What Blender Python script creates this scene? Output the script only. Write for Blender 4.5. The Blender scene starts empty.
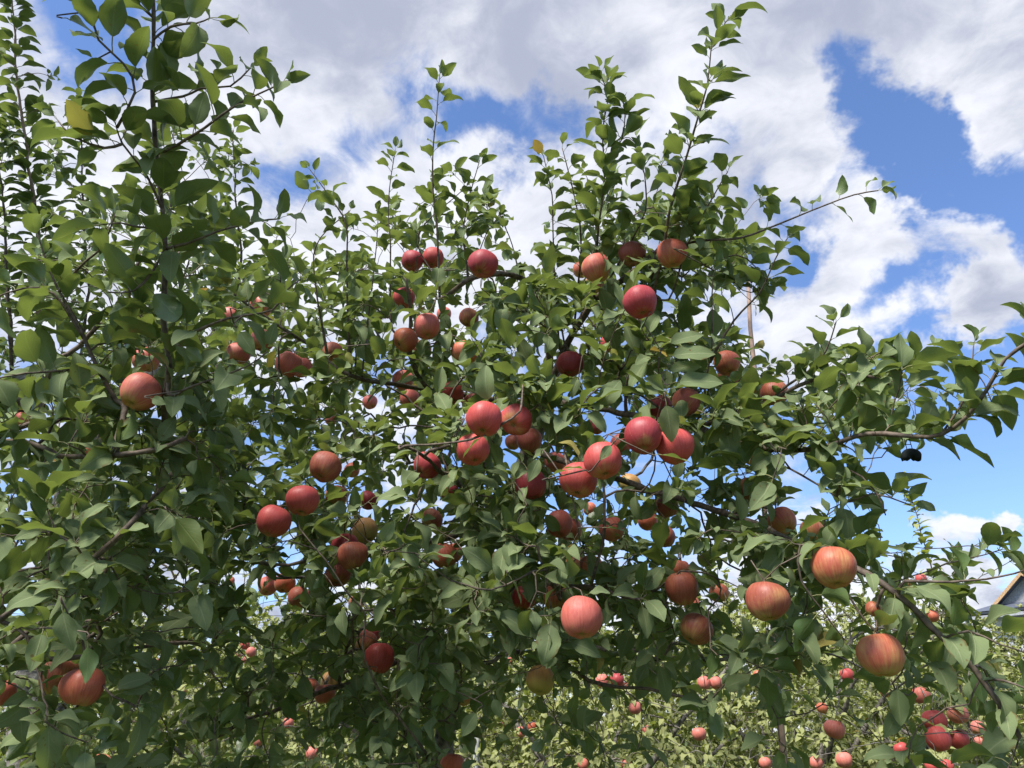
import bpy, math, random
import numpy as np
from math import radians, sin, cos, pi
from mathutils import Vector, Matrix

SC = bpy.context.scene
COL = SC.collection
RNG = np.random.default_rng(11)
random.seed(5)

# ------------------------------------------------------------------ camera
W_, H_, FPX = 1024.0, 768.0, 745.0
PITCH = radians(25.0)
CAM = np.array([0.0, 0.0, 1.6])
c_f = np.array([0.0, cos(PITCH), sin(PITCH)])
c_r = np.array([1.0, 0.0, 0.0])
c_u = np.array([0.0, -sin(PITCH), cos(PITCH)])
cam_d = bpy.data.cameras.new('camera')
cam_d.sensor_width = 36.0
cam_d.lens = 36.0 * FPX / W_
cam_d.clip_start = 0.05
cam_d.clip_end = 3000.0
cam_o = bpy.data.objects.new('camera', cam_d)
COL.objects.link(cam_o)
cam_o.location = CAM
cam_o.rotation_euler = (radians(90.0) + PITCH, 0.0, 0.0)
SC.camera = cam_o

def P(px, py, d):
    """point seen at a pixel of the photograph, d metres away along the view axis"""
    return CAM + d * (c_f + (px - W_ / 2) / FPX * c_r - (py - H_ / 2) / FPX * c_u)

def proj(p):
    q = np.asarray(p) - CAM
    d = q @ c_f
    return W_ / 2 + FPX * (q @ c_r) / d, H_ / 2 - FPX * (q @ c_u) / d, d

def nrm(v):
    v = np.asarray(v, float)
    return v / (np.linalg.norm(v) + 1e-12)

# ------------------------------------------------------------------ sun, exposure
SUN_EL, SUN_AZ = 56.0, 218.0          # azimuth clockwise from +Y: high, to the left and a little behind the camera
SUN_STRENGTH, SUN_ANGLE = 4.8, 17.0
sun_d = bpy.data.lights.new('sun', 'SUN')
sun_d.energy = SUN_STRENGTH
sun_d.angle = radians(SUN_ANGLE)
sun_d.color = (1.0, 0.955, 0.88)
sun_o = bpy.data.objects.new('sun', sun_d)
COL.objects.link(sun_o)
sdir = Vector((sin(radians(SUN_AZ)) * cos(radians(SUN_EL)), cos(radians(SUN_AZ)) * cos(radians(SUN_EL)), sin(radians(SUN_EL))))
sun_o.rotation_euler = sdir.to_track_quat('Z', 'Y').to_euler()
sun_o.location = (0, 0, 30)

SC.view_settings.view_transform = 'Standard'
SC.view_settings.look = 'None'
SC.view_settings.gamma = 1.0
SC.view_settings.use_curve_mapping = False
SC.view_settings.exposure = 0.90
SC.cycles.max_bounces = 7
SC.cycles.diffuse_bounces = 4
SC.cycles.transmission_bounces = 4
SC.cycles.glossy_bounces = 2
SC.cycles.transparent_max_bounces = 4

# ------------------------------------------------------------------ node helper
class NT:
    def __init__(self, tree):
        self.t = tree
        self.t.nodes.clear()
    def n(self, typ, **kw):
        nd = self.t.nodes.new(typ)
        for k, v in kw.items():
            setattr(nd, k, v)
        return nd
    def put(self, sock, v):
        if v is None:
            return
        if isinstance(v, bpy.types.NodeSocket):
            self.t.links.new(v, sock)
        else:
            if hasattr(sock.default_value, '__len__') and not hasattr(v, '__len__'):
                v = [v] * len(sock.default_value)
            if hasattr(sock.default_value, '__len__') and len(sock.default_value) == 4 and len(v) == 3:
                v = (*v, 1.0)
            sock.default_value = v
    def m(self, op, a, b=None, c=None, clamp=False):
        nd = self.n('ShaderNodeMath', operation=op, use_clamp=clamp)
        for i, v in enumerate((a, b, c)):
            self.put(nd.inputs[i], v)
        return nd.outputs[0]
    def v(self, op, a, b=None, scale=None):
        nd = self.n('ShaderNodeVectorMath', operation=op)
        self.put(nd.inputs[0], a)
        if b is not None:
            self.put(nd.inputs[1], b)
        if scale is not None:
            self.put(nd.inputs['Scale'], scale)
        return nd.outputs['Value'] if op in ('DOT_PRODUCT', 'LENGTH') else nd.outputs[0]
    def mix(self, f, a, b, blend='MIX'):
        nd = self.n('ShaderNodeMix', data_type='RGBA', blend_type=blend)
        self.put(nd.inputs[0], f)
        self.put(nd.inputs[6], a)
        self.put(nd.inputs[7], b)
        return nd.outputs[2]
    def noise(self, vec, scale, detail=4.0, rough=0.55, distort=0.0, dim='3D'):
        nd = self.n('ShaderNodeTexNoise', noise_dimensions=dim)
        self.put(nd.inputs['Vector'], vec)
        self.put(nd.inputs['Scale'], scale)
        self.put(nd.inputs['Detail'], detail)
        self.put(nd.inputs['Roughness'], rough)
        self.put(nd.inputs['Distortion'], distort)
        return nd
    def smooth(self, x, lo, hi, a=0.0, b=1.0):
        nd = self.n('ShaderNodeMapRange', interpolation_type='SMOOTHSTEP')
        for i, v in enumerate((x, lo, hi, a, b)):
            self.put(nd.inputs[i], v)
        return nd.outputs[0]
    def lin(self, x, lo, hi, a=0.0, b=1.0):
        nd = self.n('ShaderNodeMapRange')
        for i, v in enumerate((x, lo, hi, a, b)):
            self.put(nd.inputs[i], v)
        return nd.outputs[0]
    def comb(self, x, y, z):
        nd = self.n('ShaderNodeCombineXYZ')
        for i, v in enumerate((x, y, z)):
            self.put(nd.inputs[i], v)
        return nd.outputs[0]

# ------------------------------------------------------------------ sky with broken cloud
world = bpy.data.worlds.new('World')
SC.world = world
world.use_nodes = True
k = NT(world.node_tree)
tc = k.n('ShaderNodeTexCoord')
d_ = k.v('NORMALIZE', tc.outputs['Generated'])
sep = k.n('ShaderNodeSeparateXYZ')
k.put(sep.inputs[0], d_)
zz = k.m('ADD', k.m('MAXIMUM', sep.outputs[2], 0.0), 0.22)
plane = k.comb(k.m('DIVIDE', sep.outputs[0], zz), k.m('DIVIDE', sep.outputs[1], zz), 0.0)
warp = k.noise(plane, 2.4, 3.0, 0.5)
plane_w = k.v('ADD', plane, k.v('SCALE', k.v('SUBTRACT', warp.outputs['Color'], (0.5, 0.5, 0.5)), scale=0.40))
big = k.noise(plane_w, 3.2, 7.0, 0.60)
fine = k.noise(plane_w, 9.0, 6.0, 0.62)
dens = k.m('ADD', k.m('MULTIPLY', k.m('SUBTRACT', big.outputs[0], 0.5), 1.9),
           k.m('MULTIPLY', k.m('SUBTRACT', fine.outputs[0], 0.5), 1.05))

wn1 = k.noise(d_, 5.0, 6.0, 0.62)
d_w = k.v('NORMALIZE', k.v('ADD', d_, k.v('SCALE', k.v('SUBTRACT', wn1.outputs['Color'], (0.5, 0.5, 0.5)), scale=0.30)))
def sky_dir(px, py):
    return tuple(nrm(P(px, py, 1.0) - CAM))
def blob(px, py, sig, amp):
    dt = k.v('DOT_PRODUCT', d_w, sky_dir(px, py))
    e = k.m('EXPONENT', k.m('MULTIPLY', k.m('SUBTRACT', dt, 1.0), (FPX / sig) ** 2))
    return k.m('MULTIPLY', e, amp)
SKY_BLOBS = [  # openings (-) and cloud masses (+)
    (872, 95, 34, -.75), (880, 150, 46, -.95), (915, 205, 34, -.6), (905, 296, 24, -.8), (940, 395, 40, -.8), (905, 352, 30, .75), (1003, 300, 34, .75), (1000, 420, 75, -.9), (985, 215, 24, -.55), (1020, 250, 26, -.4),
    (790, 265, 26, -.6), (795, 215, 22, -.5), (740, 190, 30, -.5), (690, 130, 18, -.3), (835, 175, 16, -.3), (905, 275, 18, -.3), (930, 120, 20, -.3),
    (440, 115, 36, -.75), (490, 148, 34, -.75), (555, 118, 26, -.75), (645, 150, 24, -.5), (100, 5, 40, -.85), (272, 180, 34, -1.0), (345, 150, 26, -.6),
    (900, 480, 60, -.75), (700, 480, 60, -.6), (520, 455, 50, -.5), (290, 530, 60, -.6), (790, 560, 50, -.35), (900, 560, 50, -.3), (1000, 560, 45, -.4),
    (750, 90, 75, .45), (935, 60, 40, .6), (985, 120, 34, .7), (1010, 25, 60, .55), (820, 165, 30, .7), (850, 225, 28, .5), (890, 250, 30, .6), (965, 275, 38, .75), (950, 305, 16, .4), (900, 100, 16, .25),
    (830, 325, 50, .65), (845, 365, 34, .5), (560, 40, 170, .35), (330, 60, 160, .35), (60, 170, 120, .4), (650, 30, 120, .3), (500, 240, 60, .4), (300, 260, 80, .4),
    (820, 490, 40, .3), (1000, 517, 14, 1.3), (930, 481, 22, .3), (860, 625, 90, .5), (1000, 640, 60, .5), (740, 620, 70, .5), (300, 640, 120, .5), (950, 519, 15, 1.1), (930, 482, 14, .7), (965, 598, 45, .7), (900, 590, 40, .5),
]
tot = dens
for b in SKY_BLOBS:
    tot = k.m('ADD', tot, blob(*b))
tot = k.m('ADD', tot, 0.02)
cover = k.smooth(tot, -0.24, 0.42)
sky = k.n('ShaderNodeTexSky', sky_type='NISHITA')
sky.sun_disc = False
sky.sun_elevation = radians(SUN_EL)
sky.sun_rotation = radians(SUN_AZ)
sky.air_density = 1.0
sky.dust_density = 0.4
sky.ozone_density = 2.0
SKY_STRENGTH = 0.1
blue = k.mix(1.0, sky.outputs[0], (0.96, 1.08, 1.32), 'MULTIPLY')
SKY_BRIGHT = [(30, 150, 110, .30), (430, 80, 36, .40), (640, 30, 50, .45), (770, 100, 50, .35), (820, 165, 40, .35), (960, 100, 50, .30), (850, 330, 70, .4), (960, 270, 50, .15),
              (400, 20, 90, -.36), (520, 70, 70, -.28), (290, 110, 70, -.25), (880, 10, 90, -.25), (560, 20, 60, -.28), (220, 20, 70, -.25), (600, 130, 60, -.2), (860, 640, 130, .5), (500, 260, 120, .3), (300, 300, 160, .4)
]
shade_f = k.noise(plane_w, 11.0, 5.0, 0.6)
shade_n = k.noise(k.v('ADD', plane_w, (3.1, 1.7, 0.0)), 4.2, 7.0, 0.6)
lit = k.m('ADD', k.m('MULTIPLY', k.m('SUBTRACT', shade_n.outputs[0], 0.5), 3.0), 0.31)
for b in SKY_BRIGHT:
    lit = k.m('ADD', lit, blob(*b))
lit = k.m('SUBTRACT', lit, k.m('MULTIPLY', k.smooth(tot, 0.3, 1.0), 0.12))
lit = k.m('ADD', lit, k.m('MULTIPLY', k.m('SUBTRACT', shade_f.outputs[0], 0.5), 0.9))
lit = k.smooth(lit, -0.30, 1.05)
cl = k.mix(lit, (2.6, 2.82, 3.55), (5.45, 5.55, 5.9))
col = k.mix(k.m('MULTIPLY', cover, 0.97), blue, cl)
bg = k.n('ShaderNodeBackground')
k.put(bg.inputs[0], col)
bg.inputs[1].default_value = SKY_STRENGTH
wo = k.n('ShaderNodeOutputWorld')
k.t.links.new(bg.outputs[0], wo.inputs[0])
world.cycles.sampling_method = 'MANUAL'
world.cycles.sample_map_resolution = 512

# ------------------------------------------------------------------ materials
def mat(name):
    mt = bpy.data.materials.new(name)
    mt.use_nodes = True
    return mt, NT(mt.node_tree)

def principled(k, base, rough=0.6, spec=0.3, normal=None, **kw):
    b = k.n('ShaderNodeBsdfPrincipled')
    k.put(b.inputs['Base Color'], base)
    k.put(b.inputs['Roughness'], rough)
    k.put(b.inputs['Specular IOR Level'], spec)
    if normal is not None:
        k.put(b.inputs['Normal'], normal)
    for kk, vv in kw.items():
        k.put(b.inputs[kk], vv)
    return b
def out(k, sh):
    o = k.n('ShaderNodeOutputMaterial')
    k.t.links.new(sh, o.inputs[0])
def bump(k, h, strength=0.3, dist=0.002):
    b = k.n('ShaderNodeBump')
    b.inputs['Strength'].default_value = strength
    b.inputs['Distance'].default_value = dist
    k.put(b.inputs['Height'], h)
    return b.outputs[0]

def leaf_material(name, top_a, top_b, under, transl, veins=True, tr_w=0.34):
    mt, k = mat(name)
    uv = k.n('ShaderNodeUVMap', uv_map='UVMap')
    s = k.n('ShaderNodeSeparateXYZ'); k.put(s.inputs[0], uv.outputs[0])
    au = k.m('ABSOLUTE', s.outputs[0]); vv = s.outputs[1]
    at = k.n('ShaderNodeAttribute', attribute_name='tint')
    ts = k.n('ShaderNodeSeparateColor'); k.put(ts.inputs[0], at.outputs['Color'])
    t_r, t_y, t_s = ts.outputs[0], ts.outputs[1], ts.outputs[2]
    top = k.mix(t_r, top_a, top_b)
    geo = k.n('ShaderNodeNewGeometry')
    pos = geo.outputs['Position']
    blot = k.noise(pos, 55.0, 3.0, 0.6)
    top = k.mix(k.lin(blot.outputs[0], 0.35, 0.7, 0.0, 0.28), top, [c * 1.35 for c in top_b])
    und = k.mix(k.lin(t_r, 0, 1, 0.0, 0.5), under, [c * 0.78 for c in under])
    if veins:
        ph = k.m('ADD', k.m('MULTIPLY', vv, 8.0), k.m('MULTIPLY', au, -3.1))
        tri = k.m('ABSOLUTE', k.m('SUBTRACT', k.m('FRACT', ph), 0.5))
        lat = k.m('MULTIPLY', k.smooth(tri, 0.10, 0.0), k.smooth(au, 1.0, 0.3))
        mid = k.smooth(au, 0.085, 0.02)
        vein = k.m('MAXIMUM', mid, k.m('MULTIPLY', lat, 0.55))
        top = k.mix(k.m('MULTIPLY', vein, 0.60), top, (0.20, 0.26, 0.10))
        und = k.mix(k.m('MULTIPLY', vein, 0.7), und, (0.30, 0.34, 0.18))
    pet = k.smooth(vv, 0.0, -0.02)
    spot = k.m('MULTIPLY', k.smooth(k.noise(pos, 95.0, 2.0, 0.5).outputs[0], 0.66, 0.72), k.smooth(t_s, 0.62, 0.72))
    edge = k.m('MULTIPLY', k.m('MULTIPLY', k.smooth(au, 0.72, 0.98), k.smooth(blot.outputs[0], 0.5, 0.62)), k.smooth(t_s, 0.5, 0.6))
    yel = k.mix(t_s, (0.36, 0.33, 0.06), (0.30, 0.13, 0.03))
    top = k.mix(t_y, top, yel)
    und = k.mix(t_y, und, yel)
    base = k.mix(geo.outputs['Backfacing'], top, und)
    base = k.mix(k.m('MULTIPLY', k.m('MAXIMUM', spot, edge), 0.8), base, (0.13, 0.075, 0.03))
    base = k.mix(pet, base, (0.30, 0.30, 0.13))
    rough = k.mix(geo.outputs['Backfacing'], (0.40,) * 3, (0.8,) * 3)
    spec = k.mix(geo.outputs['Backfacing'], (0.58,) * 3, (0.15,) * 3)
    nm = None
    if veins:
        nm = bump(k, k.m('ADD', k.m('MULTIPLY', vein, -1.0), k.m('MULTIPLY', blot.outputs[0], 0.8)), 0.35, 0.0012)
    b = principled(k, base, rough, spec, nm)
    tr = k.n('ShaderNodeBsdfTranslucent')
    k.put(tr.inputs[0], k.mix(t_y, k.mix(t_r, transl, [c * 0.8 for c in transl]), yel))
    mx = k.n('ShaderNodeMixShader')
    k.put(mx.inputs[0], tr_w)
    k.t.links.new(b.outputs[0], mx.inputs[1]); k.t.links.new(tr.outputs[0], mx.inputs[2])
    out(k, mx.outputs[0])
    return mt
M_LEAF = leaf_material('apple_leaf', (0.065, 0.122, 0.038), (0.134, 0.190, 0.066), (0.185, 0.235, 0.110), (0.180, 0.232, 0.042), tr_w=0.37)
M_LEAF_FAR = leaf_material('distant_apple_leaf', (0.130, 0.175, 0.042), (0.300, 0.330, 0.115), (0.31, 0.33, 0.14), (0.33, 0.38, 0.05), veins=False)  # yellowish leaves, with sunlit brightness put into their colour

def bark_material(name, a, b, sc, rough=0.85, bs=0.5, bd=0.004):
    mt, k = mat(name)
    geo = k.n('ShaderNodeNewGeometry'); pos = geo.outputs['Position']
    n1 = k.noise(pos, sc, 6.0, 0.65, 0.6)
    vo = k.n('ShaderNodeTexVoronoi'); k.put(vo.inputs['Vector'], pos); k.put(vo.inputs['Scale'], sc * 1.4)
    f = k.m('ADD', k.m('MULTIPLY', n1.outputs[0], 0.75), k.m('MULTIPLY', vo.outputs[0], 0.35))
    c = k.mix(k.smooth(f, 0.3, 0.75), a, b)
    bs_ = principled(k, c, rough, 0.2, bump(k, f, bs, bd))
    out(k, bs_.outputs[0])
    return mt
M_TWIG = bark_material('young_bark', (0.048, 0.034, 0.028), (0.155, 0.120, 0.092), 60.0, 0.7, 0.3, 0.001)
M_BARK = bark_material('grey_bark', (0.030, 0.026, 0.024), (0.21, 0.19, 0.165), 26.0, 0.88, 0.8, 0.006)
M_FLAKY = bark_material('flaky_bark', (0.022, 0.018, 0.016), (0.27, 0.245, 0.215), 17.0, 0.9, 1.0, 0.02)

def apple_material():
    mt, k = mat('apple_skin')
    oi = k.n('ShaderNodeObjectInfo')
    tcn = k.n('ShaderNodeTexCoord'); po = tcn.outputs['Object']
    s = k.n('ShaderNodeSeparateXYZ'); k.put(s.inputs[0], po)
    z = s.outputs[2]
    xy = k.comb(s.outputs[0], s.outputs[1], 0.0)
    un = k.v('NORMALIZE', xy)
    rnd = k.v('SCALE', k.comb(oi.outputs['Random'], k.m('MULTIPLY', oi.outputs['Random'], 7.3), k.m('MULTIPLY', oi.outputs['Random'], 3.7)), scale=37.0)
    us = k.v('ADD', k.v('ADD', k.v('SCALE', un, scale=5.2), k.comb(0.0, 0.0, k.m('MULTIPLY', z, 0.9))), rnd)
    streak = k.noise(us, 1.0, 4.0, 0.6)
    us2 = k.v('ADD', k.v('ADD', k.v('SCALE', un, scale=13.0), k.comb(0.0, 0.0, k.m('MULTIPLY', z, 1.6))), rnd)
    streak2 = k.noise(us2, 1.0, 3.0, 0.6)
    patch = k.noise(k.v('ADD', po, rnd), 1.0, 2.0, 0.5)
    cov = k.m('ADD', k.m('MULTIPLY', k.m('SUBTRACT', patch.outputs[0], 0.5), 0.85), k.m('MULTIPLY', k.m('SUBTRACT', streak.outputs[0], 0.5), 0.52))
    cov = k.m('ADD', cov, k.m('MULTIPLY', k.m('SUBTRACT', streak2.outputs[0], 0.5), 0.32))
    cov = k.m('ADD', cov, k.m('ADD', oi.outputs['Alpha'], 0.00))
    cov = k.m('ADD', cov, k.m('MULTIPLY', k.smooth(z, -0.25, -0.95), -0.24))
    cov = k.smooth(cov, 0.05, 0.75)
    ground = k.mix(k.smooth(z, 0.3, -0.8), (0.50, 0.28, 0.10), (0.40, 0.30, 0.085))
    red = k.mix(k.smooth(streak2.outputs[0], 0.38, 0.68), oi.outputs['Color'], k.mix(1.0, oi.outputs['Color'], (0.84, 0.70, 0.74), 'MULTIPLY'))
    c = k.mix(cov, ground, red)
    vo = k.n('ShaderNodeTexVoronoi'); k.put(vo.inputs['Vector'], k.v('ADD', po, rnd)); k.put(vo.inputs['Scale'], 7.5)
    dots = k.smooth(vo.outputs['Distance'], 0.13, 0.06)
    c = k.mix(k.m('MULTIPLY', dots, 0.42), c, (0.64, 0.42, 0.28))
    rad = k.v('LENGTH', xy)
    rus = k.m('MULTIPLY', k.smooth(rad, 0.42, 0.12), k.smooth(z, 0.2, 0.6))
    c = k.mix(k.m('MULTIPLY', rus, 0.7), c, (0.30, 0.24, 0.08))
    cal = k.m('MULTIPLY', k.smooth(rad, 0.27, 0.05), k.smooth(z, -0.2, -0.6))
    c = k.mix(k.m('MULTIPLY', cal, 0.75), c, (0.20, 0.17, 0.06))
    bl = k.noise(k.v('ADD', po, rnd), 2.4, 3.0, 0.6)
    b = principled(k, c, k.lin(bl.outputs[0], 0.3, 0.7, 0.42, 0.66), 0.34, bump(k, k.m('ADD', bl.outputs[0], k.m('MULTIPLY', dots, 0.15)), 0.06, 0.01))
    out(k, b.outputs[0])
    return mt
M_APPLE = apple_material()

def plain(name, c, rough=0.7, spec=0.3, sc=20.0, var=0.25, **kw):
    mt, k = mat(name)
    geo = k.n('ShaderNodeNewGeometry')
    n1 = k.noise(geo.outputs['Position'], sc, 5.0, 0.6)
    cc = k.mix(k.smooth(n1.outputs[0], 0.3, 0.7), [x * (1 - var) for x in c], [x * (1 + var) for x in c])
    b = principled(k, cc, rough, spec, **kw)
    out(k, b.outputs[0])
    return mt
M_STEM = plain('apple_stalk', (0.13, 0.075, 0.045), 0.7)
M_CALYX = plain('dried_calyx', (0.05, 0.04, 0.022), 0.9)
M_STAKE = plain('weathered_stake', (0.29, 0.20, 0.155), 0.8, sc=30)
M_BLACK = plain('shaded_leaf_black', (0.010, 0.013, 0.013), 0.85, 0.1)  # near-black colour stands in for the shade on two leaves
M_POST = plain('pale_post', (0.36, 0.37, 0.37), 0.6)
M_WIRE = plain('cable', (0.06, 0.06, 0.065), 0.6)

# ------------------------------------------------------------------ objects
def props(o, label=None, cat=None, group=None, kind=None):
    if label: o['label'] = label
    if cat: o['category'] = cat
    if group: o['group'] = group
    if kind: o['kind'] = kind
    return o
def empty(name, loc, label, cat, group=None):
    o = bpy.data.objects.new(name, None)
    o.empty_display_size = 0.1
    o.location = loc
    COL.objects.link(o)
    return props(o, label, cat, group)
def mesh_np(name, verts, quads, material, parent=None, uv=None, tint=None, smooth=True, origin=(0, 0, 0)):
    """one mesh object out of arrays (quads only); uv, tint are per vertex"""
    verts = np.asarray(verts, np.float32) - np.asarray(origin, np.float32)
    quads = np.asarray(quads, np.int32)
    me = bpy.data.meshes.new(name)
    nv, nq = len(verts), len(quads)
    me.vertices.add(nv); me.vertices.foreach_set('co', verts.ravel())
    me.loops.add(nq * 4); me.loops.foreach_set('vertex_index', quads.ravel())
    me.polygons.add(nq)
    me.polygons.foreach_set('loop_start', np.arange(0, nq * 4, 4, dtype=np.int32))
    me.polygons.foreach_set('loop_total', np.full(nq, 4, np.int32))
    me.polygons.foreach_set('use_smooth', np.full(nq, smooth))
    if uv is not None:
        l = me.uv_layers.new(name='UVMap')
        l.data.foreach_set('uv', np.asarray(uv, np.float32)[quads.ravel()].ravel())
    if tint is not None:
        a = me.color_attributes.new('tint', 'FLOAT_COLOR', 'POINT')
        a.data.foreach_set('color', np.concatenate([np.asarray(tint, np.float32), np.ones((nv, 1), np.float32)], 1).ravel())
    me.update(calc_edges=True)
    me.materials.append(material)
    o = bpy.data.objects.new(name, me)
    COL.objects.link(o)
    if parent is not None:
        o.parent = parent
    return o

class MB:
    """collects boxes, tubes and polygons for ONE mesh"""
    def __init__(self): self.v, self.f = [], []
    def add(self, vs, fs):
        n = len(self.v)
        self.v += [tuple(map(float, x)) for x in vs]
        self.f += [tuple(i + n for i in f) for f in fs]
        return self
    def box(self, a, b, M=None):
        x0, y0, z0 = a; x1, y1, z1 = b
        vs = [(x0, y0, z0), (x1, y0, z0), (x1, y1, z0), (x0, y1, z0), (x0, y0, z1), (x1, y0, z1), (x1, y1, z1), (x0, y1, z1)]
        if M is not None: vs = [M @ Vector(q) for q in vs]
        return self.add(vs, [(0, 3, 2, 1), (4, 5, 6, 7), (0, 1, 5, 4), (1, 2, 6, 5), (2, 3, 7, 6), (3, 0, 4, 7)])
    def tube(self, pts, rad, n=8):
        v, q = tube_np(np.array(pts, float), np.array(rad, float), n)
        return self.add(v, [tuple(x) for x in q])
    def build(self, name, material, parent=None, smooth=False):
        me = bpy.data.meshes.new(name)
        me.from_pydata(self.v, [], self.f)
        me.materials.append(material)
        if smooth:
            for p in me.polygons: p.use_smooth = True
        o = bpy.data.objects.new(name, me)
        COL.objects.link(o)
        if parent is not None: o.parent = parent
        return o

def tube_np(pts, rad, n=6, cap=True):
    """swept tube with a parallel-transported frame"""
    m = len(pts)
    tan = np.gradient(pts, axis=0)
    tan /= np.linalg.norm(tan, axis=1)[:, None] + 1e-12
    a = np.array([1.0, 0, 0]) if abs(tan[0][0]) < 0.8 else np.array([0, 1.0, 0])
    u = nrm(a - (a @ tan[0]) * tan[0])
    ang = np.arange(n) * 2 * pi / n
    V = []
    for i in range(m):
        u = nrm(u - (u @ tan[i]) * tan[i])
        w = np.cross(tan[i], u)
        V.append(pts[i] + rad[i] * (np.cos(ang)[:, None] * u + np.sin(ang)[:, None] * w))
    if cap:
        V.insert(0, np.repeat(pts[:1] - tan[0] * rad[0] * .3, n, 0)); V.append(np.repeat(pts[-1:] + tan[-1] * rad[-1] * .8, n, 0))
        m += 2
    V = np.concatenate(V)
    i = np.arange(m - 1)[:, None]; j = np.arange(n)[None, :]
    q = np.stack([i * n + j, i * n + (j + 1) % n, (i + 1) * n + (j + 1) % n, (i + 1) * n + j], -1).reshape(-1, 4)
    return V, q
# ------------------------------------------------------------------ leaves
def leaf_template(rows, cols, bend, fold, wave, twist, width, serr, pet_len=0.30, seed=0, pet=True):
    """a folded, bent apple leaf of unit length with its stalk; x along the leaf, z its upper side"""
    r = np.random.default_rng(seed)
    V, UV, Q = [], [], []
    # stalk: three-sided, rising a little, from the origin
    pr = 0.014
    x0 = pet_len if pet else 0.0
    zp = 0.06 * pet_len / 0.3
    if pet:
        for i in range(3):
            t = i / 2
            px, pz = x0 * t, zp * t + 0.03 * sin(pi * t)
            for j in range(3):
                a = j * 2 * pi / 3
                V.append((px, pr * cos(a), pz + pr * sin(a))); UV.append((0.0, -0.3 + 0.25 * t))
        for i in range(2):
            for j in range(3):
                Q.append((i * 3 + j, i * 3 + (j + 1) % 3, (i + 1) * 3 + (j + 1) % 3, (i + 1) * 3 + j))
    # midrib as an arc
    n0 = len(V)
    th = 0.12 - 0.1 * bend
    x, z = x0, zp if pet else 0.0
    us = np.linspace(-1, 1, cols)
    ph = r.uniform(0, 6.28)
    for i in range(rows):
        t = i / (rows - 1)
        if i:
            th -= bend / (rows - 1) * (0.5 + t)
            x += cos(th) / (rows - 1); z += sin(th) / (rows - 1)
        w = width * (sin(pi * min(1.0, t ** 0.82)) ** 0.8) * (1 - 0.22 * t)
        if t == 0: w = width * 0.10
        if t == 1: w = 0.004
        if serr and 0 < i < rows - 1: w *= 1 + serr * (1 if i % 2 else -1)
        tx, tz = cos(th), sin(th)
        tw = twist * t
        for u in us:
            f = fold * (1 - 0.35 * t)
            yy = u * w * cos(f)
            up = (abs(u) * 0.75 + u * u * 0.35) * w * sin(f) + wave * w * (u * u) * sin(ph + t * 9.0 + (1.7 if u > 0 else 0))
            yy, up = yy * cos(tw) - up * sin(tw), yy * sin(tw) + up * cos(tw)
            V.append((x - tz * up, yy, z + tx * up)); UV.append((u, t))
    for i in range(rows - 1):
        for j in range(cols - 1):
            a = n0 + i * cols + j
            Q.append((a, a + cols, a + cols + 1, a + 1)[::-1])
    return np.array(V), np.array(UV), np.array(Q)

tr_ = np.random.default_rng(3)
NEAR_T = [leaf_template(12, 7, tr_.uniform(0.10, 1.35), tr_.uniform(0.12, 0.72), tr_.uniform(0.08, 0.32), tr_.uniform(-0.45, 0.45),
                        tr_.uniform(0.275, 0.35), 0.028, tr_.uniform(0.24, 0.38), s) for s in range(18)]
MID_T = [leaf_template(7, 3, tr_.uniform(0.3, 1.6), tr_.uniform(0.15, 0.6), 0.15, tr_.uniform(-0.5, 0.5),
                       tr_.uniform(0.26, 0.33), 0.0, 0.28, s) for s in range(8)]
FAR_T = [leaf_template(4, 3, tr_.uniform(0.3, 1.5), tr_.uniform(0.15, 0.6), 0.0, tr_.uniform(-0.5, 0.5),
                       tr_.uniform(0.26, 0.33), 0.0, 0.15, s, pet=False) for s in range(6)]

NEAR_T[17] = leaf_template(12, 7, .35, .22, .16, .12, .31, .016, .22, 77)
def frame(a, up):
    a = nrm(a)
    z = up - (up @ a) * a
    if np.linalg.norm(z) < 1e-3: z = np.array([1.0, 0, 0]) - a[0] * a
    z = nrm(z)
    return np.stack([a, np.cross(z, a), z], 1)

class Leaves:
    def __init__(self, templates): self.T = templates; self.items = [[] for _ in templates]
    def add(self, base, a, up, size, tint, ti=None):
        ti = int(RNG.integers(len(self.T))) if ti is None else ti
        self.items[ti].append((base, frame(a, up) * size, tint))
    def count(self): return sum(map(len, self.items))
    def build(self, name, material, parent, origin):
        VV, QQ, UU, TT, off = [], [], [], [], 0
        for (V, UV, Q), it in zip(self.T, self.items):
            if not it: continue
            B = np.array([i[0] for i in it]); R = np.array([i[1] for i in it]); T = np.array([i[2] for i in it])
            v = np.einsum('nij,vj->nvi', R, V) + B[:, None]
            n, nv = len(it), len(V)
            VV.append(v.reshape(-1, 3)); UU.append(np.tile(UV, (n, 1)))
            QQ.append((Q[None] + (np.arange(n) * nv)[:, None, None]).reshape(-1, 4) + off)
            TT.append(np.repeat(T, nv, 0)); off += n * nv
        if not VV: return None
        return mesh_np(name, np.concatenate(VV), np.concatenate(QQ), material, parent, np.concatenate(UU), np.concatenate(TT), True, origin)

def tint_rand(yellow=0.003):
    return (float(RNG.random()), float(RNG.random() < yellow) * RNG.uniform(0.4, 0.95), float(RNG.random()))

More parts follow.
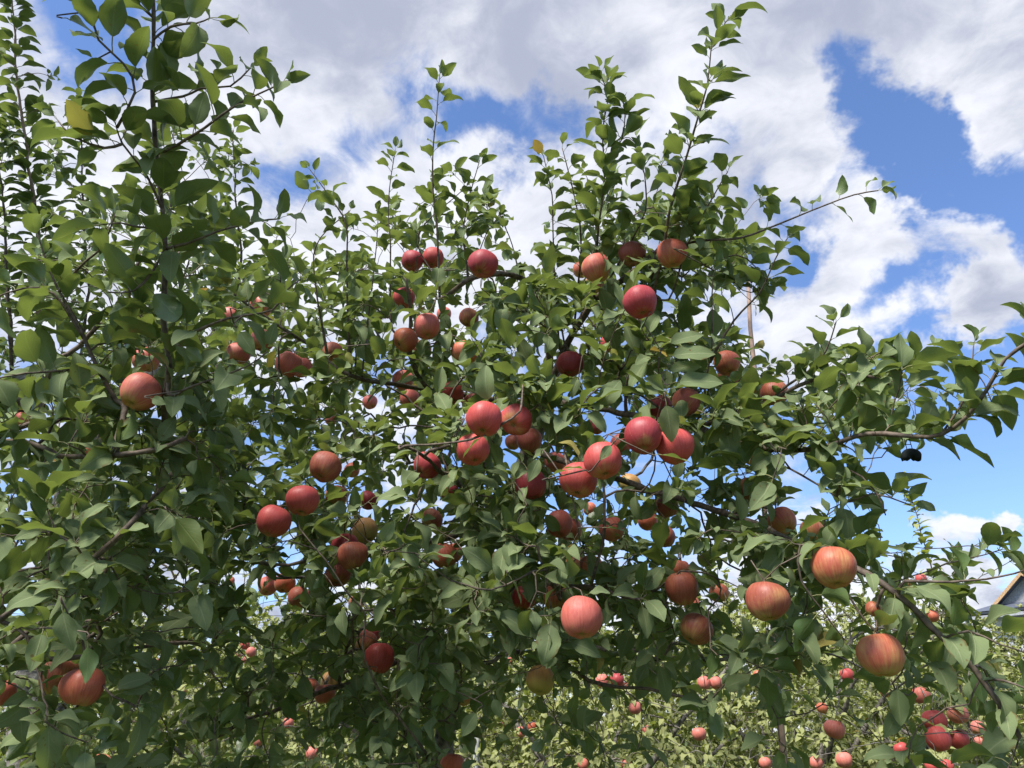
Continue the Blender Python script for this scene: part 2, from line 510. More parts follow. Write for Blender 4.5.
# ------------------------------------------------------------------ tree skeleton
def catmull(pts, step):
    pts = np.array(pts, float)
    if len(pts) == 2:
        n = max(2, int(np.linalg.norm(pts[1] - pts[0]) / step) + 1)
        return pts[0] + (pts[1] - pts[0]) * np.linspace(0, 1, n)[:, None]
    Pp = np.vstack([2 * pts[0] - pts[1], pts, 2 * pts[-1] - pts[-2]])
    o = []
    for i in range(1, len(Pp) - 2):
        p0, p1, p2, p3 = Pp[i - 1:i + 3]
        n = max(2, int(np.linalg.norm(p2 - p1) / step) + 1)
        t = np.linspace(0, 1, n, endpoint=False)[:, None]
        o.append(0.5 * (2 * p1 + (p2 - p0) * t + (2 * p0 - 5 * p1 + 4 * p2 - p3) * t ** 2 + (-p0 + 3 * p1 - 3 * p2 + p3) * t ** 3))
    return np.vstack(o + [pts[-1:]])

class Tree:
    """traced limbs first, then twigs that grow to every leaf spur and every apple stalk"""
    def __init__(self, name, label, base, templates=NEAR_T, leaf_mat=M_LEAF, wood=M_BARK, twig=M_TWIG, group=None, step=0.045):
        self.base = np.array(base, float)
        self.root = empty(name, base, label, 'tree', group)
        self.T, self.lm, self.wood, self.twig, self.step = templates, leaf_mat, wood, twig, step
        self.limbs = []                                  # dict(name, pts, rad)
        self.pos = np.zeros((0, 3)); self.limb = np.zeros(0, int); self.plen = np.zeros(0); self.dirs = np.zeros((0, 3)); self.ok = np.zeros(0, bool)
        self.par = []                                    # parent node
        self.chains = []                                 # (limb, node ids, attach node)
        self.lv = []
        self.targets = []
        self.axis = None
    def _push(self, pts, limb, plen, par, ok=True):
        i0 = len(self.pos)
        d = np.gradient(pts, axis=0) if len(pts) > 1 else np.array([[0, 0, 1.0]])
        d = d / (np.linalg.norm(d, axis=1)[:, None] + 1e-9)
        self.pos = np.vstack([self.pos, pts]); self.dirs = np.vstack([self.dirs, d])
        self.limb = np.concatenate([self.limb, np.full(len(pts), limb)])
        seg = np.concatenate([[0], np.cumsum(np.linalg.norm(np.diff(pts, axis=0), axis=1))])
        self.plen = np.concatenate([self.plen, plen + seg])
        self.ok = np.concatenate([self.ok, np.full(len(pts), ok)])
        for j in range(len(pts)): self.par.append(par if j == 0 else i0 + j - 1)
        return np.arange(i0, i0 + len(pts))
    def add_limb(self, name, pts, r0, r1, snap=True, mat_=None, wob=0.0):
        pts = [np.array(p, float) for p in pts]
        if name == 'shoot':
            for q_ in pts[1:-1]: q_ += RNG.normal(0, .008, 3)
        par, pl = -1, 0.0
        if snap and len(self.pos):
            q = pts[0]
            d = np.linalg.norm(self.pos - q, axis=1) + 0.4 * np.maximum(0, self.pos[:, 2] - q[2] - 0.05)
            par = int(np.argmin(d)); pl = self.plen[par] + d[par]
            if d[par] > 0.03:
                gap = q - self.pos[par]
                pts = [self.pos[par]] + ([self.pos[par] + gap * 0.5 + self.dirs[par] * 0.12 * np.linalg.norm(gap)] if d[par] > 0.15 else []) + pts
            else:
                pts[0] = self.pos[par].copy()
        p = catmull(pts, self.step)
        if wob:
            nn = len(p); w = RNG.normal(0, wob, (nn, 3)); w[0] = 0
            p = p + (w + np.roll(w, 1, 0)) * 0.5
        li = len(self.limbs)
        ids = self._push(p, li, pl, par)
        rad = r0 + (r1 - r0) * np.linspace(0, 1, len(p)) ** 0.8
        rad = rad * (1 + np.clip(RNG.normal(0, .07, len(p)), -.12, .2) + (RNG.random(len(p)) < .10) * RNG.uniform(.1, .3, len(p)))
        self.limbs.append(dict(name=name, ids=ids, rad=rad, mat=mat_ or (self.wood if r0 > 0.019 else self.twig), leaves=Leaves(self.T), par=par))
        return li
    def shoot_leaves(self, li, f0=0.0, spacing=0.034, size=0.08, tip=0.7, cull=None, fill=1, up=0.55):
        """alternate leaves along a long shoot"""
        L = self.limbs[li]; p = self.pos[L['ids']]
        seg = np.concatenate([[0], np.cumsum(np.linalg.norm(np.diff(p, axis=0), axis=1))])
        tot = seg[-1]; s = tot * f0; ph = RNG.uniform(0, 6.28)
        while s < tot:
            q = np.array([np.interp(s, seg, p[:, c]) for c in range(3)])
            j = min(len(p) - 2, int(np.searchsorted(seg, s)))
            t = nrm(p[j + 1] - p[j] if j + 1 < len(p) else p[j] - p[j - 1])
            fr = frame(t, np.array([0.3, -0.5, 0.2]))
            for _ in range(fill):
                ph += 2.4 + RNG.normal(0, 0.35)
                rad = fr[:, 1] * cos(ph) + fr[:, 2] * sin(ph)
                u = s / tot
                a = nrm(rad * RNG.uniform(0.8, 1.05) + t * RNG.uniform(0.2, 0.7) + np.array([0, 0, 0.15]))
                sz = size * RNG.uniform(0.78, 1.16) * (1.0 if u < 0.75 else 1.0 + (tip - 1.0) * (u - 0.75) / 0.25)
                upv = t * up + np.array([0, 0, 1.0]) + RNG.normal(0, 0.28, 3)
                self._leaf(L['leaves'], q, a, upv, sz, cull)
            s += spacing * RNG.uniform(0.5, 1.65) * (1.0 if s / tot < 0.85 else 0.6)
        t = nrm(p[-1] - p[-2])
        for j in range(2):
            self._leaf(L['leaves'], p[-1], nrm(t + RNG.normal(0, 0.35, 3)), RNG.normal(0, 1, 3) + np.array([0, 0, .6]), size * tip * RNG.uniform(.6, .9), cull)
    def _leaf(self, lv, base, a, up, size, cull, ti=None, tint=None):
        c = base + nrm(a) * size * 0.75 - np.array([0, 0, 0.1 * size])
        if cull is not None and not cull(c, size): return False
        lv.add(base, a, up, size, tint or tint_rand(), ti)
        return True
    def grow(self, targets, bf=0.35, maxn=4000):
        """join every target to the nearest wood, favouring short ways back to the trunk"""
        tg = np.array([t[0] for t in targets]); n = len(tg)
        best = np.full(n, 1e9); bi = np.zeros(n, int)
        def upd(ids):
            for c0 in range(0, len(ids), 256):
                ii = ids[c0:c0 + 256]
                dd = np.linalg.norm(tg[:, None] - self.pos[ii][None], axis=2)
                w = dd + bf * self.plen[ii][None] * 0.25
                j = np.argmin(w, 1); v = w[np.arange(n), j]
                better = v < best
                best[better] = v[better]; bi[better] = ii[j[better]]
        upd(np.where(self.ok)[0])
        done = np.zeros(n, bool)
        self.tnode = [None] * n
        for _ in range(n):
            c = np.where(done, 1e9, best); i = int(np.argmin(c))
            at = int(bi[i]); done[i] = True
            a, b = self.pos[at], tg[i]
            d = np.linalg.norm(b - a)
            td = self.dirs[at]
            ctrl = a + nrm(td * 0.6 + nrm(b - a) * 1.0 + np.array([0, 0, .12]) + RNG.normal(0, .18, 3)) * d * 0.55
            m = max(2, int(d / (self.step * 0.8)) + 1)
            t = np.linspace(0, 1, m + 1)[1:, None]
            p = (1 - t) ** 2 * a + 2 * t * (1 - t) * ctrl + t ** 2 * b
            if m > 2: p[:-1] += RNG.normal(0, 0.0035, (m - 1, 3))
            ids = self._push(p, self.limb[at], self.plen[at] + np.linalg.norm(p[0] - a), at)
            self.chains.append((self.limb[at], ids, at))
            self.tnode[i] = ids[-1]
            upd(ids)
    def hero(self, base, tip, up, tint=None, width=1.0):
        """one leaf on a small twig of its own"""
        li = self.add_limb('twig', [base - nrm(tip - base) * .012, base], .0016, .0012)
        s = np.linalg.norm(tip - base) / 1.22
        self.limbs[li]['leaves'].items[17].append((base, frame(tip - base, up) * np.array([s, s * width, s])[None, :], tint or tint_rand(0)))
        self.ok[self.limbs[li]['ids']] = False
    def spur(self, ni, n, size, cull=None, spread=1.0, tint=None):
        """a rosette of leaves on a short spur"""
        q, t = self.pos[ni], self.dirs[ni]
        lv = self.limbs[self.limb[ni]]['leaves']
        outw = q - (self.axis if self.axis is not None else self.base); outw[2] *= 0.25; outw = nrm(outw)
        fr = frame(t, np.array([0.2, -0.3, 1.0])); ph = RNG.uniform(0, 6.28)
        for j in range(n):
            ph += 2.4 + RNG.normal(0, 0.3)
            rad = fr[:, 1] * cos(ph) + fr[:, 2] * sin(ph)
            a = nrm(rad * RNG.uniform(0.6, 1.1) * spread + t * RNG.uniform(0.0, 0.7) + outw * 0.22 + np.array([0, 0, RNG.uniform(-0.2, 0.5)]))
            upv = np.array([0, 0, 0.95]) + outw * RNG.uniform(0.1, 0.85) + RNG.normal(0, 0.38, 3)
            b = q - t * RNG.uniform(0, 0.02) * (j > 1)
            self._leaf(lv, b, a, upv, size * RNG.uniform(0.45, 1.18), cull, tint=tint)
    def along(self, spacing, size, cull, p=0.6):
        """single leaves on the young wood between spurs"""
        for li, ids, at in self.chains:
            s = 0.0; prev = self.pos[at]
            for i in ids[:-1]:
                s += np.linalg.norm(self.pos[i] - prev); prev = self.pos[i]
                if s > spacing and RNG.random() < p:
                    s = 0.0
                    self.spur(i, 1, size, cull)
    def limb_spurs(self, li, spacing, n, size, cull, f0=0.2):
        ids = self.limbs[li]['ids']; k0 = int(len(ids) * f0)
        s = 0.0
        for a, b in zip(ids[k0:-1], ids[k0 + 1:]):
            s += np.linalg.norm(self.pos[b] - self.pos[a])
            if s > spacing:
                s = RNG.uniform(-.3, .3) * spacing
                self.spur(b, int(RNG.integers(n[0], n[1])), size, cull)
    def finish(self, tip=0.0013, k=0.00105, ex=0.44, nside=5, crown=None):
        n = len(self.pos)
        cnt = np.zeros(n)
        for t in self.tnode if hasattr(self, 'tnode') else []:
            if t is not None: cnt[t] += 1
        par = np.array(self.par)
        for i in range(n - 1, -1, -1):
            if par[i] >= 0: cnt[par[i]] += cnt[i]
        rr = np.maximum(tip, k * np.maximum(cnt, 1) ** ex)
        rad = rr.copy()
        for L in self.limbs: rad[L['ids']] = np.maximum(L['rad'], np.minimum(rr[L['ids']], L['rad'] * 1.15))
        self.rad = rad
        parts = {}
        for li, L in enumerate(self.limbs):
            v, q = tube_np(self.pos[L['ids']], rad[L['ids']], 9 if L['rad'][0] > 0.02 else 6)
            parts[li] = ([v], [q], len(v))
        for li, ids, at in self.chains:
            idl = np.concatenate([[at], ids])
            r = rad[idl].copy(); r[0] = min(r[0], r[1] * 1.25); r[-1] = min(r[-1], tip * 1.5) if cnt[ids[-1]] <= 1 else r[-1]
            v, q = tube_np(self.pos[idl], r, nside, cap=False)
            V, Q, o = parts[li]
            V.append(v); Q.append(q + o); parts[li] = (V, Q, o + len(v))
        self.objs = []
        allv = Leaves(self.T)
        for li, L in enumerate(self.limbs):
            V, Q, _ = parts[li]
            o = mesh_np(L['name'], np.concatenate(V), np.concatenate(Q), L['mat'], self.root, origin=self.base)
            self.objs.append(o)
            if crown:
                for a, b in zip(allv.items, L['leaves'].items): a += b
            else:
                L['leaves'].build('foliage', self.lm, o, self.base)
        if crown: allv.build('crown', self.lm, self.root, self.base)
        return self.root
    def n_leaves(self): return sum(L['leaves'].count() for L in self.limbs)

# ------------------------------------------------------------------ apples
def apple_mesh(seed, squat=0.9, lob=0.02, skew=0.05, nu=30, nr=22):
    r = np.random.default_rng(seed)
    p1, p2, p3 = r.uniform(0, 6.28, 3)
    V = []
    for i in range(nr):
        f = pi * (i + 0.02) / (nr - 1 + 0.04)
        for j in range(nu):
            t = 2 * pi * j / nu
            rr = sin(f) ** 0.92 * (1 + 0.055 * cos(f))
            rr *= 1 + lob * cos(5 * t + p1) * (0.35 + 0.65 * (f / pi) ** 2) + 0.014 * cos(2 * t + p2) + 0.01 * cos(3 * t + p3)
            z = squat * cos(f)
            if f < pi / 2: z -= 0.36 * math.exp(-(rr / 0.30) ** 2)
            else: z += 0.24 * math.exp(-(rr / 0.26) ** 2) - 0.02 * cos(5 * t + p1) * math.exp(-((rr - 0.42) / 0.2) ** 2)
            z *= 1 + skew * rr * cos(t + p2)
            V.append((rr * cos(t), rr * sin(t), z))
    Q = [(i * nu + j, (i + 1) * nu + j, (i + 1) * nu + (j + 1) % nu, i * nu + (j + 1) % nu) for i in range(nr - 1) for j in range(nu)]
    return np.array(V), Q
APPLE_ME = []
for s, (sq, lb, sk) in enumerate([(0.96, .03, .08), (0.91, .04, .14), (1.02, .03, .10), (0.93, .048, .05)]):
    v, q = apple_mesh(s, sq, lb, sk)
    o = mesh_np('apple', v, q, M_APPLE); me = o.data
    bpy.data.objects.remove(o); APPLE_ME.append(me)
sv, sq_ = tube_np(np.array([(0, 0, .5), (.01, 0, .68), (.03, .01, .85), (.07, .02, 1.02)]), np.array([.035, .026, .026, .045]), 6)
o = mesh_np('stem', sv, sq_, M_STEM); STEM_ME = o.data; bpy.data.objects.remove(o)
cvs, cqs, off = [], [], 0
for j in range(5):
    a = j * 2 * pi / 5
    v, q = tube_np(np.array([(.05 * cos(a), .05 * sin(a), -.62), (.10 * cos(a), .10 * sin(a), -.70), (.085 * cos(a + .3), .085 * sin(a + .3), -.775)]), np.array([.035, .03, .008]), 5)
    cvs.append(v); cqs.append(q + off); off += len(v)
o = mesh_np('calyx', np.concatenate(cvs), np.concatenate(cqs), M_CALYX); CALYX_ME = o.data; bpy.data.objects.remove(o)
CLASSES = {  # blush colour, how much of the skin it covers
    'D': ((0.315, 0.042, 0.048), 0.86), 'R': ((0.420, 0.068, 0.060), 0.82), 'P': ((0.50, 0.130, 0.098), 0.76),
    'O': ((0.43, 0.112, 0.062), 0.68), 'S': ((0.46, 0.050, 0.046), 0.50), 'G': ((0.36, 0.16, 0.08), 0.26), 'B': ((0.30, 0.082, 0.050), 0.66), 'F': ((0.52, 0.165, 0.125), 0.80)}
def apple(loc, R, cls, label, group, name='apple', tilt=None, detail=True):
    ob = bpy.data.objects.new(name, APPLE_ME[int(RNG.integers(4))])
    COL.objects.link(ob)
    ob.location = loc
    ob.scale = (R * RNG.uniform(.97, 1.03), R * RNG.uniform(.97, 1.03), R)
    tx, ty = tilt if tilt else (RNG.normal(-.14, .24), RNG.normal(0, .26))
    ob.rotation_euler = (Matrix.Rotation(tx, 3, 'X') @ Matrix.Rotation(ty, 3, 'Y') @ Matrix.Rotation(RNG.uniform(0, 6.28), 3, 'Z')).to_euler()
    c, cov = CLASSES[cls]
    j = RNG.uniform(.88, 1.12)
    ob.color = (c[0] * j, c[1] * j, c[2] * j, min(.9, max(.05, cov + RNG.normal(0, .07))))
    props(ob, label, 'apple', group)
    if detail:
        for nm, me in (('stem', STEM_ME), ('calyx', CALYX_ME)):
            ch = bpy.data.objects.new(nm, me); COL.objects.link(ch); ch.parent = ob
    M = Matrix.Translation(Vector(loc)) @ ob.rotation_euler.to_matrix().to_4x4() @ Matrix.Diagonal((*ob.scale, 1))
    return ob, np.array(M @ Vector((.07, .02, 1.0)))
# ------------------------------------------------------------------ ground
mt, k = mat('orchard_grass')
geo = k.n('ShaderNodeNewGeometry'); pos = geo.outputs['Position']
g1 = k.noise(pos, 0.7, 6.0, 0.6); g2 = k.noise(pos, 14.0, 6.0, 0.7)
c = k.mix(k.smooth(g1.outputs[0], 0.35, 0.65), (0.050, 0.082, 0.022), (0.105, 0.115, 0.045))
c = k.mix(k.smooth(g2.outputs[0], 0.4, 0.75), c, (0.035, 0.055, 0.016))
b = principled(k, c, 0.9, 0.1, bump(k, g2.outputs[0], 0.8, 0.05))
out(k, b.outputs[0]); M_GRASS = mt
gv, gq = [], []
NG = 60
xs = np.concatenate([-np.geomspace(900, 0.8, NG // 2), np.geomspace(0.8, 900, NG // 2)])
for y in xs:
    for x in xs:
        gv.append((x, y, 0.05 * sin(x * 0.9) * cos(y * 0.7) * math.exp(-(x * x + y * y) / 900)))
n = len(xs)
gq = [(i * n + j, i * n + j + 1, (i + 1) * n + j + 1, (i + 1) * n + j) for i in range(n - 1) for j in range(n - 1)]
props(mesh_np('ground', gv, gq, M_GRASS), kind='structure')

# ------------------------------------------------------------------ house beyond the orchard, right
mt, k = mat('roof_tiles')
tcn = k.n('ShaderNodeTexCoord')
s = k.n('ShaderNodeSeparateXYZ'); k.put(s.inputs[0], tcn.outputs['Object'])
row = k.m('FRACT', k.m('MULTIPLY', s.outputs[2], 7.0)); colr = k.m('FRACT', k.m('MULTIPLY', s.outputs[0], 3.6))
h = k.m('ADD', k.smooth(row, 0.0, 0.25), k.m('MULTIPLY', k.m('ABSOLUTE', k.m('SUBTRACT', colr, 0.5)), 1.2))
tn = k.noise(tcn.outputs['Object'], 3.0, 3.0)
c = k.mix(tn.outputs[0], (0.055, 0.066, 0.095), (0.105, 0.118, 0.155))
b = principled(k, c, 0.45, 0.4, bump(k, h, 0.7, 0.05)); out(k, b.outputs[0]); M_ROOF = mt
mt, k = mat('house_siding')
tcn = k.n('ShaderNodeTexCoord')
s = k.n('ShaderNodeSeparateXYZ'); k.put(s.inputs[0], tcn.outputs['Object'])
row = k.m('FRACT', k.m('MULTIPLY', s.outputs[2], 5.5))
tn = k.noise(tcn.outputs['Object'], 2.0, 4.0)
c = k.mix(tn.outputs[0], (0.50, 0.51, 0.53), (0.62, 0.63, 0.64))
b = principled(k, c, 0.7, 0.2, bump(k, k.smooth(row, 0.0, 0.12), 0.6, 0.02)); out(k, b.outputs[0]); M_SIDING = mt
M_BARGE = plain('timber_bargeboard', (0.40, 0.26, 0.14), 0.6)
M_SOFFIT = plain('grey_soffit', (0.30, 0.31, 0.33), 0.7)
M_PANE, k = mat('window_glass')
b = principled(k, (0.03, 0.035, 0.045), 0.08, 0.6); out(k, b.outputs[0])
M_FRAME = plain('window_frame_dark', (0.07, 0.07, 0.075), 0.5)
HC = P(963, 611, 33.0)                                            # far left corner of the eaves
EAVE = float(HC[2])
HW, HD, HR = 9.0, 10.0, radians(36)
oh = .75
HX = HC[0] + oh * cos(HR) + (HD + oh) * sin(HR); HY = HC[1] + oh * sin(HR) - (HD + oh) * cos(HR)
house = empty('house', (HX, HY, 0), 'grey house with slate blue tiled roof and timber edged gable beyond the orchard', 'house')
house.rotation_euler = (0, 0, HR)
def slope_slab(m, p0, p1, p2, p3, th):
    p = [Vector(q) for q in (p0, p1, p2, p3)]
    nn = (p[1] - p[0]).cross(p[3] - p[0]).normalized() * th
    vs = p + [q - nn for q in p]
    m.add(vs, [(0, 1, 2, 3), (7, 6, 5, 4), (0, 4, 5, 1), (1, 5, 6, 2), (2, 6, 7, 3), (3, 7, 4, 0)])
m = MB(); m.box((0, 0, 0), (HW, HD, EAVE - .05)); m.build('wall', M_SIDING, house)
RZ = EAVE + 1.7; ry0, ry1, rx = 3.6, HD - 3.6, HW / 2
m = MB()
slope_slab(m, (-oh, HD + oh, EAVE - .1), (-oh, -oh, EAVE - .1), (rx, ry0, RZ), (rx, ry1, RZ), .13)
slope_slab(m, (HW + oh, -oh, EAVE - .1), (HW + oh, HD + oh, EAVE - .1), (rx, ry1, RZ), (rx, ry0, RZ), .13)
slope_slab(m, (-oh, -oh, EAVE - .1), (HW + oh, -oh, EAVE - .1), (rx + .01, ry0, RZ), (rx, ry0, RZ), .13)
slope_slab(m, (HW + oh, HD + oh, EAVE - .1), (-oh, HD + oh, EAVE - .1), (rx, ry1, RZ), (rx + .01, ry1, RZ), .13)
m.build('roof', M_ROOF, house)
m = MB(); m.box((-oh + .06, -oh + .06, EAVE - .40), (HW + oh - .06, HD + oh - .06, EAVE - .27)); m.build('soffit', M_SOFFIT, house)
gc, gh, gx, gz0, gz1 = HD - 1.75, 1.55, .15, EAVE + .06, EAVE + 1.30      # gable standing on the left roof slope
m = MB()
m.add([(gx, gc + gh, gz0), (gx, gc - gh, gz0), (gx, gc, gz1), (rx, gc + gh, gz0), (rx, gc - gh, gz0), (rx, gc, gz1)], [(0, 1, 2), (5, 4, 3), (0, 2, 5, 3), (2, 1, 4, 5), (1, 0, 3, 4)])
m.build('gable', M_SOFFIT, house)
m = MB()
for sy in (-1, 1):
    ya = gc + sy * gh * 1.16
    q = [(gx - .38, ya, gz0 - .16), (rx, ya, gz0 - .16), (rx, gc, gz1 + .06), (gx - .38, gc, gz1 + .06)]
    slope_slab(m, *(q if sy < 0 else q[::-1]), .09)
m.build('gable_roof', M_ROOF, house)
m = MB()
for sy in (-1, 1):
    ya = gc + sy * gh * 1.12
    m.add([(gx - .44, ya, gz0 - .29), (gx - .37, ya, gz0 - .29), (gx - .37, gc, gz1 - .06), (gx - .44, gc, gz1 - .06),
           (gx - .44, ya, gz0 - .13), (gx - .37, ya, gz0 - .13), (gx - .37, gc, gz1 + .10), (gx - .44, gc, gz1 + .10)],
          [(0, 3, 2, 1), (4, 5, 6, 7), (0, 1, 5, 4), (1, 2, 6, 5), (2, 3, 7, 6), (3, 0, 4, 7)])
m.build('bargeboard', M_BARGE, house)
for wy, wz in ((HD - 2.6, EAVE - 1.75), (HD - 5.6, EAVE - 1.75), (HD - 2.6, .9), (HD - 5.6, .9)):
    m = MB()
    for a, bb in (((-.07, wy - .08, wz - .08), (.02, wy + 1.58, wz)), ((-.07, wy - .08, wz + 1.1), (.02, wy + 1.58, wz + 1.18)), ((-.07, wy - .08, wz), (.02, wy, wz + 1.1)),
                  ((-.07, wy + 1.5, wz), (.02, wy + 1.58, wz + 1.1)), ((-.06, wy + .72, wz), (.02, wy + .78, wz + 1.1))): m.box(a, bb)
    f = m.build('window', M_FRAME, house)
    m = MB(); m.box((-.02, wy, wz), (.005, wy + 1.5, wz + 1.1)); m.build('pane', M_PANE, f)
m = MB()
slope_slab(m, (-2.0, HD + .3, EAVE - 3.0), (-2.0, -.3, EAVE - 3.0), (-.01, -.3, EAVE - 2.35), (-.01, HD + .3, EAVE - 2.35), .12)
m.build('porch_roof', M_ROOF, house)
m = MB(); m.box((-1.7, .2, 0), (-.01, HD - .1, EAVE - 3.05)); m.build('porch_wall', M_SIDING, house)

# ------------------------------------------------------------------ utility poles and the wires strung between them
M_POLE = plain('concrete_pole', (0.36, 0.36, 0.35), 0.8)
pole_tops = []
for px, lab in ((-260, 'grey concrete utility pole out of the left of the view'), (1330, 'grey concrete utility pole right of the house')):
    q = P(px, 610, 34.0); bx, by = q[0], q[1]
    t = empty('utility_pole', (bx, by, 0), lab, 'utility pole', 'utility poles carrying the wires')
    ht = 7.2
    m = MB(); m.tube([(0, 0, -.2), (0, 0, ht + .6)], [.17, .11], 12); m.build('shaft', M_POLE, t, True)
    m = MB(); m.box((-.06, -.9, ht - .1), (.06, .9, ht)); m.box((-.06, -.7, ht - .75), (.06, .7, ht - .65)); m.build('crossarm', M_POLE, t)
    pole_tops.append((bx, by, ht))
for i, (dy, dz) in enumerate(((-.8, .05), (.8, .05), (-.6, -.62))):
    a, b_ = [np.array(q) + np.array([0, dy, dz]) for q in pole_tops]
    tt = np.linspace(0, 1, 40)[:, None]
    pts = a + (b_ - a) * tt; pts[:, 2] -= 1.1 * 4 * (tt * (1 - tt))[:, 0] * (1 + .12 * i)
    m = MB(); m.tube(pts, [.014] * 40, 5)
    props(m.build('overhead_wire', M_WIRE, None, True), 'thin dark overhead wire sagging across the pale sky low on the right', 'wire', 'overhead wires behind the orchard')

# ------------------------------------------------------------------ stake and posts among the trees
def stick(name, top, foot_z, r0, r1, material, label, cat, lean=(0, 0)):
    t = np.array(top); f = np.array([t[0] + lean[0], t[1] + lean[1], foot_z])
    n = 14; tt = np.linspace(0, 1, n)[:, None]
    pts = f + (t - f) * tt + np.concatenate([RNG.normal(0, .004, (n, 2)), np.zeros((n, 1))], 1)
    v, q = tube_np(pts, r0 + (r1 - r0) * tt[:, 0], 8)
    return props(mesh_np(name, v, q, material), label, cat)
stick('wooden_stake', P(748, 276, 3.4), -.1, .016, .009, M_STAKE, 'thin pinkish brown wooden stake rising above the leaves against the sky', 'stake', (-.255, 0.02))
stick('pale_post', P(476, 738, 6.0), -.1, .028, .024, M_POST, 'short pale grey post standing low between the orchard trees', 'post')
